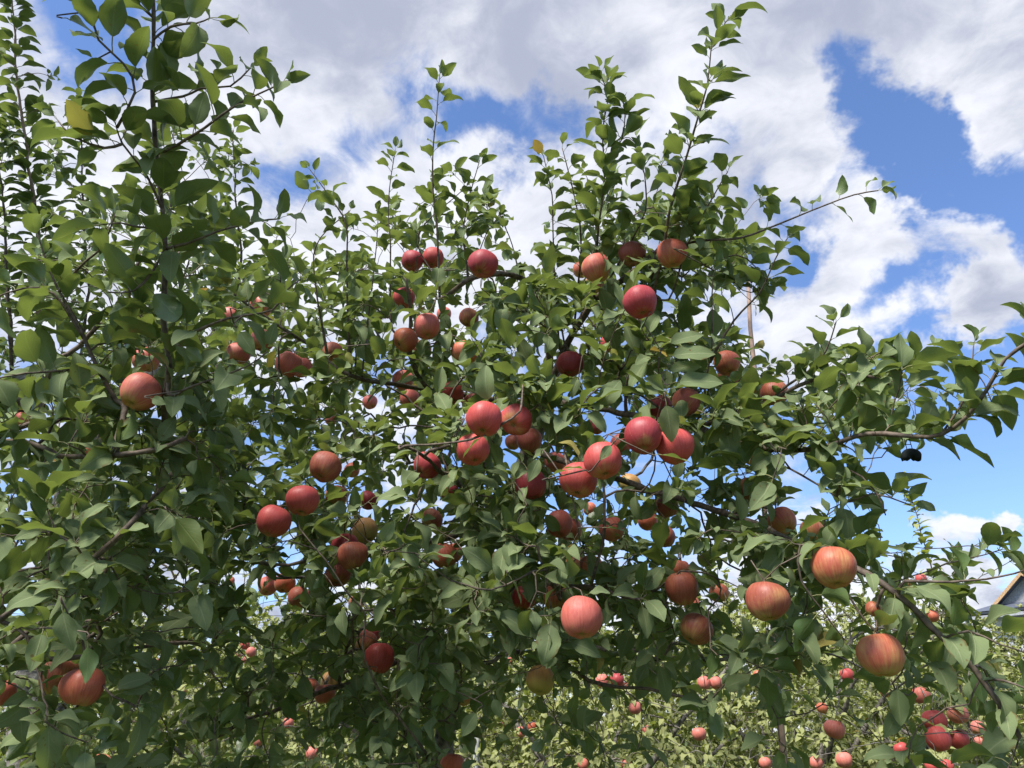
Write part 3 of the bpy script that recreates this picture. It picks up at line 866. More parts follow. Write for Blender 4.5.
# ------------------------------------------------------------------ apples of the two near trees: px, py, width in px, class, share kept clear of leaves, tilt, label
NEAR = [
 (412,261,22,'D',1,None,'dark red apple at the top of the tree, left one of a touching pair'),
 (433,258,22,'R',1,None,'red apple at the top of the tree, right one of a touching pair'),
 (483,264,30,'D',1,None,'large deep red apple alone under the arching top limb'),
 (405,340,25,'O',.95,None,'orange apple hanging beside a pinkish red one left of the trunk'),
 (427,326,26,'P',.9,None,'pinkish red apple behind and right of an orange one, left of the trunk'),
 (422,349,19,'B',.3,None,'dull brownish apple mostly hidden under the orange and pink pair'),
 (464,353,27,'O',.6,None,'orange apple cut in two by a leaf hanging across its middle'),
 (469,318,20,'B',.4,None,'small brownish red apple half hidden among leaves under the top limb'),
 (404,298,22,'R',.4,None,'red apple half hidden by leaves below the touching pair at the top'),
 (444,314,15,'P',.4,None,'small pink patch of an apple between leaves above the leaf-cut orange one'),
 (403,380,21,'P',.75,None,'pinkish red apple with a leaf across its lower right, left of the forked limb'),
 (370,402,15,'P',.9,None,'small pink apple left of the forked limb with leaves all round'),
 (410,399,20,'P',.7,None,'pink apple behind small leaves directly under a redder one at the forked limb'),
 (452,393,24,'R',.4,None,'red apple showing only its top above a grey limb'),
 (488,376,17,'R',.4,None,'small bright red apple showing as a sliver between crossing twigs'),
 (570,364,27,'D',.9,None,'dark red apple crossed by a thin twig, right of the trunk'),
 (484,419,37,'R',1,(-.25,.1),'largest red apple at the centre, touching one that shows its calyx'),
 (516,420,32,'R',1,(-.75,.25),'red apple at the centre turned to show the green calyx underneath'),
 (474,404,24,'P',.3,None,'pink apple peeping out above the largest central one'),
 (596,268,29,'P',.9,(.2,-.2),'pale pink and yellow apple high on the right, leaf over its lower side'),
 (595,286,22,'B',.4,None,'brownish apple in shade directly below the pale pink and yellow one'),
 (581,270,17,'O',.5,None,'small orange apple at the left shoulder of the pale pink and yellow one'),
 (632,254,27,'B',.75,None,'brownish orange apple crossed by a dark twig near the top right shoot'),
 (672,253,30,'O',.85,None,'orange red apple just right of the dark upright shoot, leaf on its right side'),
 (640,302,35,'D',.95,(-.1,-.15),'large wine red apple below the upright shoot with a leaf at its foot'),
 (610,342,20,'R',.45,None,'small red apple beside a pale yellow withered leaf'),
 (727,363,26,'O',.7,None,'orange apple right of the big cluster of large leaves'),
 (729,377,22,'B',.5,None,'shaded brownish apple directly under an orange one, right of the large leaves'),
 (660,407,25,'D',.65,None,'dark red apple left of a large hanging leaf above the right pair'),
 (686,402,28,'P',.65,None,'tall pinkish apple right of a large hanging leaf above the right pair'),
 (774,393,28,'O',.55,None,'orange apple half covered by leaves under the right side branch'),
 (473,450,33,'R',.75,None,'red apple with a leaf folded over its middle below the largest central one'),
 (427,465,28,'D',.97,None,'plain dark pinkish red apple hanging alone left of the centre'),
 (529,440,25,'P',.8,None,'pinkish apple tucked under the one that shows its calyx'),
 (513,442,16,'B',.5,None,'small brownish apple in shade between the calyx apple and a folded leaf'),
 (555,462,21,'P',.8,None,'small dusky pink apple left of a big striped one'),
 (578,480,38,'R',.85,(-.15,.1),'big red and yellow streaked apple with a leaf across its upper left'),
 (603,461,39,'R',.9,(-.25,-.1),'big glossy red apple with one small round leaf on its shoulder'),
 (531,485,33,'D',.65,None,'dark red apple half behind leaves left of the big streaked one'),
 (559,524,27,'P',.8,None,'rosy apple, left of two overlapping ones under the streaked apple'),
 (570,530,24,'O',.7,None,'orange brown apple, right of two overlapping ones under the streaked apple'),
 (621,444,21,'P',.9,None,'small pink apple squeezed between two big red ones'),
 (597,426,17,'D',.6,None,'small very dark red apple against a patch of white sky'),
 (449,490,20,'D',.5,None,'dark red apple deep among leaves below the lone dusky one'),
 (432,519,21,'B',.4,None,'brown red apple almost lost in shade left of the large central leaves'),
 (612,529,25,'P',.8,None,'pinkish apple crossed by a leaf edge right of the overlapping pair'),
 (590,509,14,'O',.5,None,'tiny bit of orange apple seen below the streaked one'),
 (441,553,22,'O',.5,None,'left orange apple of two side by side under the large central leaves'),
 (453,553,20,'O',.5,None,'right orange apple of two side by side under the large central leaves'),
 (643,435,37,'D',.98,(-.3,.05),'large dark red apple, upper left of the right pair, dimple showing below'),
 (675,446,39,'R',.75,None,'large bright red apple with a broad leaf over its top, lower right of a pair'),
 (630,484,21,'G',.8,None,'yellow and orange apple small against blue sky below the right pair'),
 (753,455,22,'S',.5,None,'red striped apple seen as a narrow strip between right hand leaves'),
 (667,507,24,'B',.6,None,'dark orange apple under a hanging leaf left of the long drooping leaves'),
 (648,521,20,'O',.6,None,'small orange apple low left of a darker one below the right pair'),
 (664,537,22,'B',.5,None,'dull orange apple split by a leaf above the bottom right pair'),
 (782,521,28,'O',.75,None,'pale orange apple behind leaf edges at the start of the low right limb'),
 (812,531,24,'O',.6,None,'orange apple on the low right limb just above the big shaded one'),
 (750,489,26,'B',.45,None,'brownish apple behind dark leaves in the right half of the crown'),
 (834,567,43,'O',.85,(-.2,.1),'big shaded orange apple under leaves on the low right limb'),
 (880,655,44,'O',1,(-.1,0),'big orange apple hanging from a long stalk against leaves at lower right'),
 (768,601,42,'B',.9,(-.1,.05),'big round orange brown apple with a lobed leaf over its top'),
 (682,588,33,'B',.9,None,'dusky red apple, upper of two hanging one above the other at lower right'),
 (696,629,32,'B',.97,None,'dusky red apple, lower of two hanging one above the other at lower right'),
 (680,569,20,'O',.5,None,'small orange apple peeping over the upper of two dusky hanging ones'),
 (692,605,17,'O',.5,None,'small orange patch of an apple between two dusky hanging ones'),
 (719,593,20,'O',.7,None,'small bright orange apple right of two dusky hanging ones'),
 (582,617,41,'P',1,(-.25,.1),'big rosy pink apple hanging free at lower centre with dark dimple below'),
 (591,566,23,'B',.6,None,'brown orange apple up and right behind the big rosy pink one'),
 (573,564,20,'B',.4,None,'small shaded brown apple among twigs above the big rosy pink one'),
 (557,598,28,'B',.6,None,'dark orange apple crossed by twigs left of the big rosy pink one'),
 (524,598,25,'S',.7,None,'bright red striped apple half behind a leaf left of the rosy pink one'),
 (445,556,26,'O',.6,None,'orange apple under a wide leaf with sky showing beside it'),
 (540,680,28,'G',.98,None,'greenish yellow apple hanging low at the centre'),
 (463,697,19,'O',.8,None,'small orange apple capped by a dark leaf at bottom centre'),
 (452,765,24,'O',.8,None,'orange apple cut by the bottom edge of the view'),
 (141,392,39,'P',.9,(-.3,.3),'big pink orange apple at far left below the upright shoot'),
 (146,360,26,'P',.6,None,'pink apple peeping above the big one at far left'),
 (230,317,20,'P',.6,None,'small orange pink apple at upper left behind a dark leaf'),
 (261,307,22,'P',.5,None,'pink apple showing in two pieces above a grey branch at upper left'),
 (262,341,24,'P',.7,None,'pink apple right of a broad dark leaf at upper left'),
 (238,354,23,'P',.6,None,'pinkish apple under the broad dark leaf at upper left'),
 (288,364,26,'P',.85,(.2,.5),'striped pink apple lying sideways, left of a partner, at upper left'),
 (301,367,22,'P',.6,None,'pink apple touching the right end of a sideways striped one'),
 (333,352,20,'B',.8,None,'dull red apple with a dark stalk line, left of the forked limb'),
 (325,467,32,'B',.97,None,'brownish pink apple, topmost of three down the left of the crown'),
 (302,500,33,'R',.97,(-.1,-.05),'clear red apple, middle of three down the left of the crown'),
 (274,521,33,'R',.85,(-.1,.3),'red apple with a leaf across its left, lowest of three'),
 (336,496,22,'B',.6,None,'reddish apple just right of the middle one of three'),
 (365,531,26,'G',.9,None,'pinkish green apple above two overlapping brown red ones'),
 (345,547,28,'D',.8,None,'dark red apple, left of two overlapping below the pinkish green one'),
 (353,555,30,'B',.8,None,'brown and yellow apple, front of two overlapping below the pinkish green one'),
 (338,575,26,'B',.75,None,'dull red apple under the overlapping pair beside a slanting twig'),
 (368,500,20,'D',.5,None,'dark brownish red apple in shade above the pinkish green one'),
 (332,418,15,'P',.7,None,'tiny pink apple above the topmost of three on the left'),
 (352,470,16,'O',.5,None,'tiny orange apple right of the brownish pink topmost one'),
 (268,586,19,'P',.7,None,'small red apple, left of a row of three behind a leaf'),
 (285,583,21,'O',.75,None,'small yellow orange apple, middle of a row of three behind a leaf'),
 (299,597,22,'B',.7,None,'small pinkish brown apple, right of a row of three behind a leaf'),
 (366,643,23,'B',.9,None,'dull rosy apple between a red striped one and a twig'),
 (372,633,19,'D',.8,None,'small dark red apple at the top of a tight cluster of three'),
 (379,658,29,'R',1,(-.1,.1),'vivid red striped apple, front of a tight cluster of three'),
 (309,687,19,'B',.7,None,'dull red apple, left of a low cluster of three in shade'),
 (331,683,21,'G',.9,None,'greenish apple, right of a low cluster of three in shade'),
 (325,694,21,'B',.75,None,'pale brown apple, bottom of a low cluster of three in shade'),
 (356,603,15,'B',.5,None,'small brown apple behind a leaf below the slanting twig'),
 (82,687,41,'O',.9,(-.1,0),'big yellowish orange apple at lower left below a hanging leaf'),
 (58,677,34,'B',.5,None,'dull shaded apple behind the left side of the big lower left one'),
 (73,667,26,'B',.4,None,'dark apple above and behind the big lower left one'),
 (90,450,24,'O',.5,None,'orange apple half hidden among pale leaves at far left'),
 (52,431,15,'P',.5,None,'small pink apple between leaves at the far left edge'),
 (23,419,15,'P',.5,None,'tiny pink patch of an apple nearest the left edge under thick bark'),
 (100,765,20,'O',.6,None,'orange apple cut by the bottom edge at far left'),
 (2,692,26,'P',.5,None,'reddish apple cut by the left edge of the view'),
]
FAR_AP = [  # px, py, width, class, label
 (602,681,13,'F','far pink apple, left of a far pair under the hanging dusky apples'), (617,680,14,'D','far dark red apple beside a pink one, partly behind a near leaf'),
 (626,687,9,'O','far tiny orange apple under the dark red far one'),
 (704,683,14,'F','far pink apple, left of a pair behind a hanging leaf at lower right'), (716,683,13,'F','far pink apple, right of a pair behind a hanging leaf at lower right'),
 (635,708,13,'F','far pink apple with a leaf across its right half'), (647,730,10,'F','far small red apple low at centre right beneath the leaf-crossed pink one'),
 (699,734,14,'F','far pink apple standing alone low between leaves, right of centre'), (765,763,12,'F','far red apple at the bottom edge, nearest the house side of the centre'),
 (626,764,10,'F','far striped pink apple at the bottom edge, a little right of the big rosy apple'), (583,764,11,'F','far pink apple at the bottom edge under the big rosy apple'),
 (566,753,8,'F','far tiny red apple near the bottom edge left of the big rosy apple'), (758,675,10,'O','far orange red apple under the big round orange brown one'),
 (510,661,7,'F','far tiny pink apple between near leaves left of the greenish yellow one'), (504,725,8,'R','far tiny red apple left of a pink one below the greenish yellow apple'),
 (521,732,10,'F','far pink apple right of a tiny red one below the greenish yellow apple'), (532,727,9,'O','far tiny yellow orange apple beside a pink one at bottom centre'),
 (552,733,10,'F','far pink orange apple above a pale hanging leaf at bottom centre'), (553,762,9,'R','far red apple at the bottom edge below the greenish yellow one'),
 (921,579,11,'R','far red apple on the tall slim shoot above the low right limb'), (932,616,13,'O','far orange apple tight behind the low right limb'),
 (921,695,18,'F','far pink apple above the bottom right cluster, behind a drooping leaf'), (934,721,23,'R','red apple topmost left of the bottom right cluster'),
 (938,739,24,'R','red apple showing its stalk hollow at the front of the bottom right cluster'), (958,714,20,'F','pinkish apple at the right of the bottom right cluster'),
 (959,739,20,'R','red apple right of the one with the stalk hollow in the cluster'), (978,728,14,'F','small pink apple at the far right of the bottom right cluster'),
 (981,742,12,'F','tiny pink apple lowest at the far right of the cluster'), (834,729,20,'F','rosy orange apple tilted alone low at the right on a far tree'),
 (822,708,11,'O','far small orange apple above the tilted rosy one'), (901,749,14,'R','far red apple left of the bottom right cluster'),
 (844,760,16,'F','far pink apple at the bottom edge under the tilted rosy one'), (816,763,13,'F','far pink orange apple at the bottom edge left of another pink one'),
 (847,675,13,'R','far red apple left of the big long-stalked orange apple'), (885,692,10,'F','far pink apple just under the big long-stalked orange apple'),
 (932,766,13,'R','far red apple at the bottom edge under the cluster, left one'), (947,766,13,'R','far red apple at the bottom edge under the cluster, right one'),
 (288,723,11,'F','far pink apple in a gap low among the shaded left leaves'), (312,753,12,'F','far pink apple near the bottom edge right of the shaded left leaves'),
 (182,692,8,'O','far tiny orange spot of an apple deep in the lower left shade'), (258,742,9,'F','far tiny pink apple near the bottom left of the crown'),
 (245,645,9,'R','far red apple in the left gap, upper of four'), (251,652,10,'F','far pink apple in the left gap, right of four'),
 (240,653,8,'F','far tiny pink apple in the left gap, left of four'), (246,660,8,'F','far tiny pink apple in the left gap, lowest of four'),
 (156,662,8,'F','far tiny pink apple seen through dark leaves left of the gap'), (230,581,9,'O','far tiny orange apple above the left gap'),
]
# leaf density of the main tree in cells of 32 px, and how near its front leaves are
GM = """
00000000000000000000000000000000
00000000000000000000000000000000
00000000000000000000000000000000
00000000000000000000000000000000
00000000000000000000000000000000
00000000000011110022220000000000
00000000011022220233443100000000
00000000333134442145665210000000
00000004555555552466665310000000
00000055666667774777776300000000
00000066777777777877776321000000
00000077777777777888887643331000
00000077777788888888877765542210
00000078777788888878777777543100
00000088888888788887777777442000
00000088888888888887777764332000
00000088888888888888788865421000
00000088888888888888877776655311
00000078888888888888776654344332
00000077888888888877655543234422
00000077788887776555545532234332
00000077777887633443334422234322
00000077777877422322222110013333
00000077777764311111000000003445
"""
GL = """
00000000000000000000000000000000
00000000000000000000000000000000
00000000000000000000000000000000
00001100000000000000000000000000
00001100000000000000000000000000
00002210000000000000000000000000
00003310000000000000000000000000
01233320000000000000000000000000
02334421000000000000000000000000
03344431000000000000000000000000
14555441000000000000000000000000
14566651000000000000000000000000
67777750000000000000000000000000
88877741000000000000000000000000
88888852000000000000000000000000
88888851000000000000000000000000
88888850000000000000000000000000
88888840000000000000000000000000
88888830000000000000000000000000
88887620000000000000000000000000
77776510000000000000000000000000
88876510000000000000000000000000
99876520000000000000000000000000
99976520000000000000000000000000
"""
def grid(s): return np.array([[int(c) for c in r] for r in s.split()])
D_MAIN = [(250,300,2.4),(420,180,2.5),(600,200,2.3),(700,250,2.0),(780,300,1.9),(950,400,1.45),(850,450,1.6),(600,450,1.75),(480,450,1.8),(550,600,1.6),
          (400,560,1.75),(300,520,1.9),(300,680,2.1),(640,640,1.8),(760,600,1.6),(900,620,1.5),(980,720,1.3),(430,720,1.9),(330,400,2.3),(240,450,2.2),(220,620,2.1)]
D_LEFT = [(0,450,1.45),(120,460,1.5),(60,600,1.25),(150,620,1.45),(60,740,1.3),(200,740,1.7),(150,300,1.55),(60,330,1.6),(160,150,1.45),(220,300,1.6)]
def d_at(tab, x, y):
    t = np.array(tab); w = 1.0 / (((t[:, 0] - x) ** 2 + (t[:, 1] - y) ** 2) / 900 + 1) ** 1.6
    return float((w * t[:, 2]).sum() / w.sum())
HOLES = [(387,256,7),(480,286,6),(482,333,5),(572,342,7),(514,452,13),(559,513,9),(612,493,10),(608,433,9),(651,470,19),(694,510,12),(798,476,22),(806,500,18),(621,409,9),
         (690,439,7),(639,532,10),(752,519,9),(730,575,15),(750,620,16),(288,533,12),(294,558,10),(273,614,12),(257,628,9),(370,614,8),(740,312,15),(757,330,14),(775,312,14),
         (448,550,7),(700,320,7),(660,250,5),(510,235,8),(535,215,14),(690,560,8),(640,415,7),(588,318,5),(340,250,8),(830,620,18),(860,600,12),(880,470,18),(780,350,12),
         (705,470,6),(620,560,6),(150,420,4),(85,285,6),(110,300,7),(75,345,6),(120,190,9),(215,355,5),(318,300,5),(905,520,26),(950,480,24),(960,520,30),(850,520,16),(930,540,14),(912,458,15),(1004,594,26),(985,608,16),(1010,640,13),(1012,668,9),(860,700,16),(870,745,14),(800,690,14),(780,740,16),(730,715,16),(670,720,14),(600,720,14),(560,700,12)]
HOLES = [(x, y, r * .85) for x, y, r in HOLES]

# apples first: their places decide where no leaf may hang
apple_items = []
for i, (px, py, w, cls, vis, tilt, lab) in enumerate(NEAR):
    D = 0.083 * RNG.uniform(0.95, 1.05)
    d = FPX * D / w
    tree = 'left' if px < 210 else 'main'
    apple_items.append([px, py, w, cls, vis, tilt, lab, d, D, tree])
for _ in range(12):                        # two apples may touch but not sink into each other
    for i in range(len(apple_items)):
        for j in range(i):
            A, B = apple_items[i], apple_items[j]
            pa, pb = P(A[0], A[1], A[7]), P(B[0], B[1], B[7])
            need = (A[8] + B[8]) * 0.5 * 0.97 - np.linalg.norm(pa - pb)
            if need > 0:
                far, near = (A, B) if A[4] < B[4] or (A[4] == B[4] and A[7] >= B[7]) else (B, A)
                far[7] += need * 0.8 + .004
AP = np.array([[a[0], a[1], FPX * a[8] / a[7] / 2, a[4], a[7]] for a in apple_items])
AP = np.vstack([AP, [[f[0], f[1], f[2] / 2 * 1.05, .82, 5.0] for f in FAR_AP]])
HO = np.array(HOLES, float)
def leaf_ok(c, size, hole_p=0.93):
    x, y, d = proj(c)
    if d < 0.7: return False
    r = FPX * size * 0.33 / d
    dd = np.hypot(AP[:, 0] - x, AP[:, 1] - y)
    f = (AP[:, 4] > d - 0.02) & (dd < AP[:, 2] + r * 0.75)
    if f.any():
        j = np.where(f)[0]
        if (RNG.random(len(j)) < AP[j, 3] ** 1.05).any(): return False
    inside = np.linalg.norm(np.stack([(P(a[0], a[1], a[7]) - c) for a in apple_items]), axis=1) < np.array([a[8] * .5 for a in apple_items])
    if inside.any(): return False
    h = np.hypot(HO[:, 0] - x, HO[:, 1] - y) < HO[:, 2] + r * 0.45
    if h.any() and RNG.random() < hole_p: return False
    return True

def sample_spurs(g, dtab, per_cell, depth_sp, dmin=0.0):
    o = []
    for r in range(g.shape[0]):
        for c in range(g.shape[1]):
            lam = g[r, c] / 8.0 * per_cell
            for _ in range(int(RNG.poisson(lam))):
                x, y = (c + RNG.random()) * 32, (r + RNG.random()) * 32
                if c == 0: x -= RNG.random() * 40
                if r == g.shape[0] - 1: y += RNG.random() * 40
                d0 = d_at(dtab, x, y)
                d = d0 + dmin + RNG.random() ** 1.4 * depth_sp
                if (np.hypot(HO[:, 0] - x, HO[:, 1] - y) < HO[:, 2] + 4).any(): continue
                if ((np.hypot(AP[:, 0] - x, AP[:, 1] - y) < AP[:, 2] * .9) & (AP[:, 4] > d - .05)).any() and RNG.random() < .9: continue
                o.append((P(x, y, d),))
    return o

def L(*pts): return [P(*p) for p in pts]
def foot(px, py, d, z=-0.05):
    q = P(px, py, d); return np.array([q[0], q[1], z])

# ------------------------------------------------------------------ the main tree
b0 = foot(430, 760, 3.15)
main = Tree('apple_tree', 'large apple tree laden with red apples filling the middle of the view', (b0[0], b0[1], 0))
main.axis = P(520, 420, 2.9)
main.add_limb('trunk', [b0, b0 + np.array([.01, 0, .5]), P(455, 640, 3.05), P(500, 520, 2.95), P(530, 450, 2.85), P(545, 400, 2.8)], .062, .030, snap=False, wob=.004)
main.add_limb('branch', L((545,400,2.8),(549,350,2.7),(547,318,2.65),(538,292,2.58),(520,279,2.5),(500,273,2.45),(470,278,2.4),(440,300,2.4)), 0.0180, 0.0070, wob=.003)
main.add_limb('branch', L((545,400,2.8),(565,350,2.65),(588,308,2.55),(612,285,2.45),(640,268,2.3),(655,252,2.15)), 0.0168, 0.0084, wob=.003)
main.add_limb('branch', L((545,400,2.8),(500,402,2.7),(457,394,2.6),(434,392,2.5),(417,373,2.45),(410,352,2.4),(410,310,2.38),(405,280,2.35)), 0.0156, 0.0042, wob=.003)
main.add_limb('branch', L((457,394,2.6),(400,385,2.5),(350,375,2.4),(310,345,2.4),(270,320,2.35),(235,295,2.3)), 0.0096, 0.0035, wob=.003)
main.add_limb('branch', L((500,520,2.95),(440,540,2.6),(380,550,2.3),(320,560,2.1),(260,565,2.1)), 0.0144, 0.0042, wob=.004)
main.add_limb('branch', L((455,640,3.05),(400,660,2.7),(330,690,2.4),(260,715,2.3),(210,740,2.2)), 0.0156, 0.0042, wob=.004)
main.add_limb('branch', L((470,600,3.0),(520,590,2.5),(560,585,2.1),(600,590,1.9),(640,600,1.8)), 0.0144, 0.0042, wob=.004)
main.add_limb('branch', L((530,450,2.85),(590,470,2.6),(650,490,2.45),(700,505,2.25),(745,520,2.0),(789,540,1.75),(825,554,1.62),(854,567,1.52),(898,594,1.46),(929,623,1.42),(958,652,1.40),(981,679,1.38),(1003,707,1.35),(1020,735,1.33)), .0125, .0045, wob=.002)
main.add_limb('branch', L((545,400,2.8),(610,410,2.5),(690,425,2.2),(760,405,1.95),(800,385,1.85),(850,372,1.75),(890,385,1.65)), 0.0144, 0.0035, wob=.003)
main.add_limb('branch', L((690,425,2.2),(750,445,1.95),(810,450,1.75),(867,434,1.6),(914,437,1.5),(942,434,1.46),(967,416,1.42),(986,391,1.4),(1005,359,1.38),(1030,340,1.36)), 0.0102, 0.0028, wob=.001)
main.add_limb('branch', L((480,560,2.98),(470,500,2.4),(440,470,2.1),(410,447,1.95)), 0.0120, 0.0042, wob=.004)
main.add_limb('branch', L((520,590,2.5),(540,640,2.2),(590,680,2.0),(650,690,1.9),(700,700,1.85)), 0.0096, 0.0035, wob=.004)
main.add_limb('branch', L((400,660,2.7),(400,720,2.3),(430,760,2.0),(480,790,1.9)), 0.0096, 0.0035, wob=.004)
# long shoots against the sky: (points, leaf size, first leaf, spacing)
SH = [
 (L((652,292,2.12),(656,255,2.06),(668,210,2.0),(690,150,1.95),(706,90,1.92),(716,55,1.9),(725,22,1.9)), .0065, .083, .12, .036),
 (L((590,300,2.5),(598,240,2.25),(603,180,2.2),(605,130,2.2),(607,95,2.2),(600,72,2.2)), .005, .080, .2, .034),
 (L((607,165,2.2),(618,140,2.2),(625,110,2.2)), .0028, .07, .1, .03),
 (L((438,300,2.4),(439,230,2.4),(438,170,2.4),(438,120,2.4),(440,76,2.4)), .0045, .078, .15, .04),
 (L((392,330,2.4),(391,240,2.45),(393,200,2.45),(395,150,2.45)), .004, .074, .2, .034),
 (L((470,278,2.4),(462,240,2.4),(470,205,2.4),(480,160,2.4)), .004, .076, .1, .032),
 (L((440,290,2.4),(420,235,2.45),(465,188,2.45)), .0035, .072, .2, .034),
 (L((350,375,2.4),(348,280,2.4),(345,225,2.4),(330,195,2.4),(310,170,2.4)), .0045, .074, .3, .034),
 (L((330,360,2.4),(310,270,2.4),(318,235,2.4),(350,210,2.45)), .004, .074, .3, .034),
 (L((360,380,2.4),(372,270,2.5),(378,215,2.5)), .004, .07, .3, .034),
 (L((520,285,2.5),(515,245,2.5),(500,215,2.5)), .003, .07, .2, .034),
 (L((560,350,2.6),(556,250,2.4),(553,200,2.35),(543,155,2.35)), .0045, .078, .25, .033),
 (L((575,330,2.6),(580,240,2.35),(575,190,2.3),(562,148,2.3)), .0045, .078, .25, .033),
 (L((600,300,2.5),(640,230,2.2),(648,190,2.15),(640,150,2.15)), .004, .08, .2, .033),
 (L((655,252,2.15),(700,243,2.05),(734,236,2.0),(781,225,1.95),(821,212,1.92),(851,201,1.9),(878,190,1.88)), .0045, .074, .05, .05),
 (L((668,300,2.1),(690,240,2.05),(712,200,2.0),(728,172,2.0)), .004, .08, .2, .033),
 (L((705,400,2.05),(708,350,2.0),(712,300,1.98),(714,270,1.96)), .004, .085, .1, .036),
 (L((715,370,2.0),(735,320,1.95),(757,288,1.92),(773,260,1.9),(787,238,1.9)), .004, .082, .05, .036),
 (L((640,268,2.3),(690,262,2.1),(735,258,2.05),(765,275,2.0)), .004, .08, .2, .034),
 (L((770,400,1.92),(780,394,1.9),(811,372,1.85),(830,348,1.82),(836,322,1.8)), .0045, .085, .1, .036),
 (L((850,372,1.75),(880,358,1.7),(905,362,1.66),(940,350,1.62)), .0035, .08, .1, .036),
 (L((967,416,1.42),(986,395,1.41),(1003,380,1.4),(1026,372,1.38)), .0028, .084, .2, .04),
 (L((942,434,1.46),(960,385,1.45),(975,345,1.44)), .0028, .078, .3, .036),
 (L((760,460,1.85),(792,478,1.75),(820,488,1.68),(850,493,1.62),(878,494,1.58),(910,505,1.55)), .004, .082, .05, .036),
 (L((850,470,1.65),(870,490,1.6),(885,515,1.57)), .003, .082, .2, .034),
 (L((898,594,1.46),(910,586,1.44),(954,584,1.42),(997,578,1.40),(1024,570,1.38)), .0035, .082, .05, .042),
 (L((820,552,1.58),(836,589,1.56),(868,624,1.52),(901,653,1.5)), .003, .07, .5, .06),
 (L((945,640,1.41),(963,635,1.40),(1003,648,1.36),(1030,655,1.34)), .003, .08, .1, .036),
 (L((981,679,1.38),(1000,682,1.35),(1030,690,1.32)), .003, .082, .1, .034),
 (L((800,545,1.6),(806,585,1.58),(822,610,1.56),(845,640,1.55)), .003, .08, .3, .034),
]
main_shoots = []
for pts, r, size, f0, sp in SH:
    main_shoots.append((main.add_limb('shoot', pts, r, .0014, wob=.0012), f0, sp, size))
# bare twigs that cross in front of the leaves
main.add_limb('twig', L((400,450,1.78),(406,446,1.72),(440,444,1.66),(471,439,1.62),(500,425,1.6),(520,411,1.62),(523,385,1.75)), .0038, .002, wob=.001)
main.add_limb('twig', L((390,708,1.9),(385,700,1.85),(372,676,1.8),(362,645,1.78),(366,615,1.78),(350,596,1.75),(325,560,1.74),(300,530,1.76)), .004, .0018, wob=.001)
main.add_limb('twig', L((876,584,1.48),(877,606,1.48),(877,630,1.48)), .0035, .003)
main.add_limb('twig', L((600,470,1.95),(566,445,1.85),(568,470,1.7),(575,510,1.66),(580,545,1.68)), .004, .002, wob=.001)
main.add_limb('twig', L((640,395,2.2),(610,385,2.0),(590,395,1.95),(575,415,1.9)), .004, .0022, wob=.001)
main.add_limb('twig', L((560,600,2.1),(545,570,1.75),(520,578,1.7),(490,590,1.68),(450,580,1.7)), .0035, .0018, wob=.001)

spurs = sample_spurs(grid(GM), D_MAIN, 7.2, 2.0)
apples_main = [a for a in apple_items if a[9] == 'main']
apples_left = [a for a in apple_items if a[9] == 'left']
def hang(items):
    tg = []
    for a in items:
        G = 'apples hanging in the near apple trees'
        ob, top = apple(P(a[0], a[1], a[7]), a[8] / 2, a[3], a[6], G, tilt=a[5])
        tg.append((top,))
    return tg
HERO = [  # leaves the photograph shows singly: base px, tip px, distance, way the upper side faces, tint
 (665,398,672,443,1.58,'c'),(613,443,600,460,1.50,'c'),(655,455,693,463,1.52,'u'),(484,436,462,458,1.58,'u'),(482,340,458,362,2.15,'c'),
 (664,346,704,334,1.75,'m'),(664,358,716,353,1.72,'m'),(664,372,702,366,1.74,'m'),(670,384,724,382,1.70,'m'),
 (611,346,616,362,1.95,'c',(.5,.85,0.)),(346,350,352,364,2.2,'c',(.5,.6,0.)),
 (754,566,772,600,1.46,'c'),(812,556,848,563,1.42,'u'),(453,690,481,695,1.85,'u'),(479,708,461,737,1.75,'c'),(492,695,501,718,1.8,'c'),
 (586,470,562,468,1.52,'u'),(548,478,575,468,1.5,'u'),(541,455,528,482,1.55,'c'),(508,575,522,605,1.6,'u'),(420,555,455,558,1.7,'u'),(602,528,628,532,1.6,'u'),
 (678,250,705,258,1.9,'u'),(648,316,640,330,1.7,'u'),(590,292,603,276,2.0,'u'),(380,545,395,520,1.6,'c'),(262,545,232,528,1.55,'u'),
]
main.step = 0.05
DRY, _t = apple(P(873, 609, 1.49), .0145, 'B', 'small shrivelled brown apple caught on the long stalk above the big orange apple', 'apples hanging in the near apple trees', tilt=(.5, .4))
DRY.scale = (.012, .0145, .0165)
at = hang(apples_main)
for _ in range(26):
    y_ = RNG.uniform(405, 760); spurs.append((P(757 + (y_ - 400) * .07 + RNG.normal(0, 5), y_, RNG.uniform(1.7, 2.5)),))
UPV = {'c': nrm(-c_f + np.array([0, 0, .35])), 'u': np.array([0, -.25, 1.0]), 'm': nrm(-c_f + np.array([0, 0, .8])), 'd': c_f}
main.grow(at + spurs)
for h in HERO: main.hero(P(h[0], h[1], h[4]), P(h[2], h[3], h[4] - .012), UPV[h[5]], h[6] if len(h) > 6 else None)
LS = .079
for i, t in enumerate(at + spurs):
    if i < len(at): main.spur(main.tnode[i], int(RNG.integers(2, 4)), LS * .95, leaf_ok)
    else: main.spur(main.tnode[i], int(RNG.integers(4, 10)), LS, leaf_ok)
for li in range(1, 17): main.limb_spurs(li, .055, (3, 7), LS, leaf_ok)
main.along(0.07, LS, leaf_ok, 0.75)
for li, f0, sp, size in main_shoots: main.shoot_leaves(li, f0, sp * .68, size * .95, cull=leaf_ok)
print('main leaves', main.n_leaves())
main.finish()

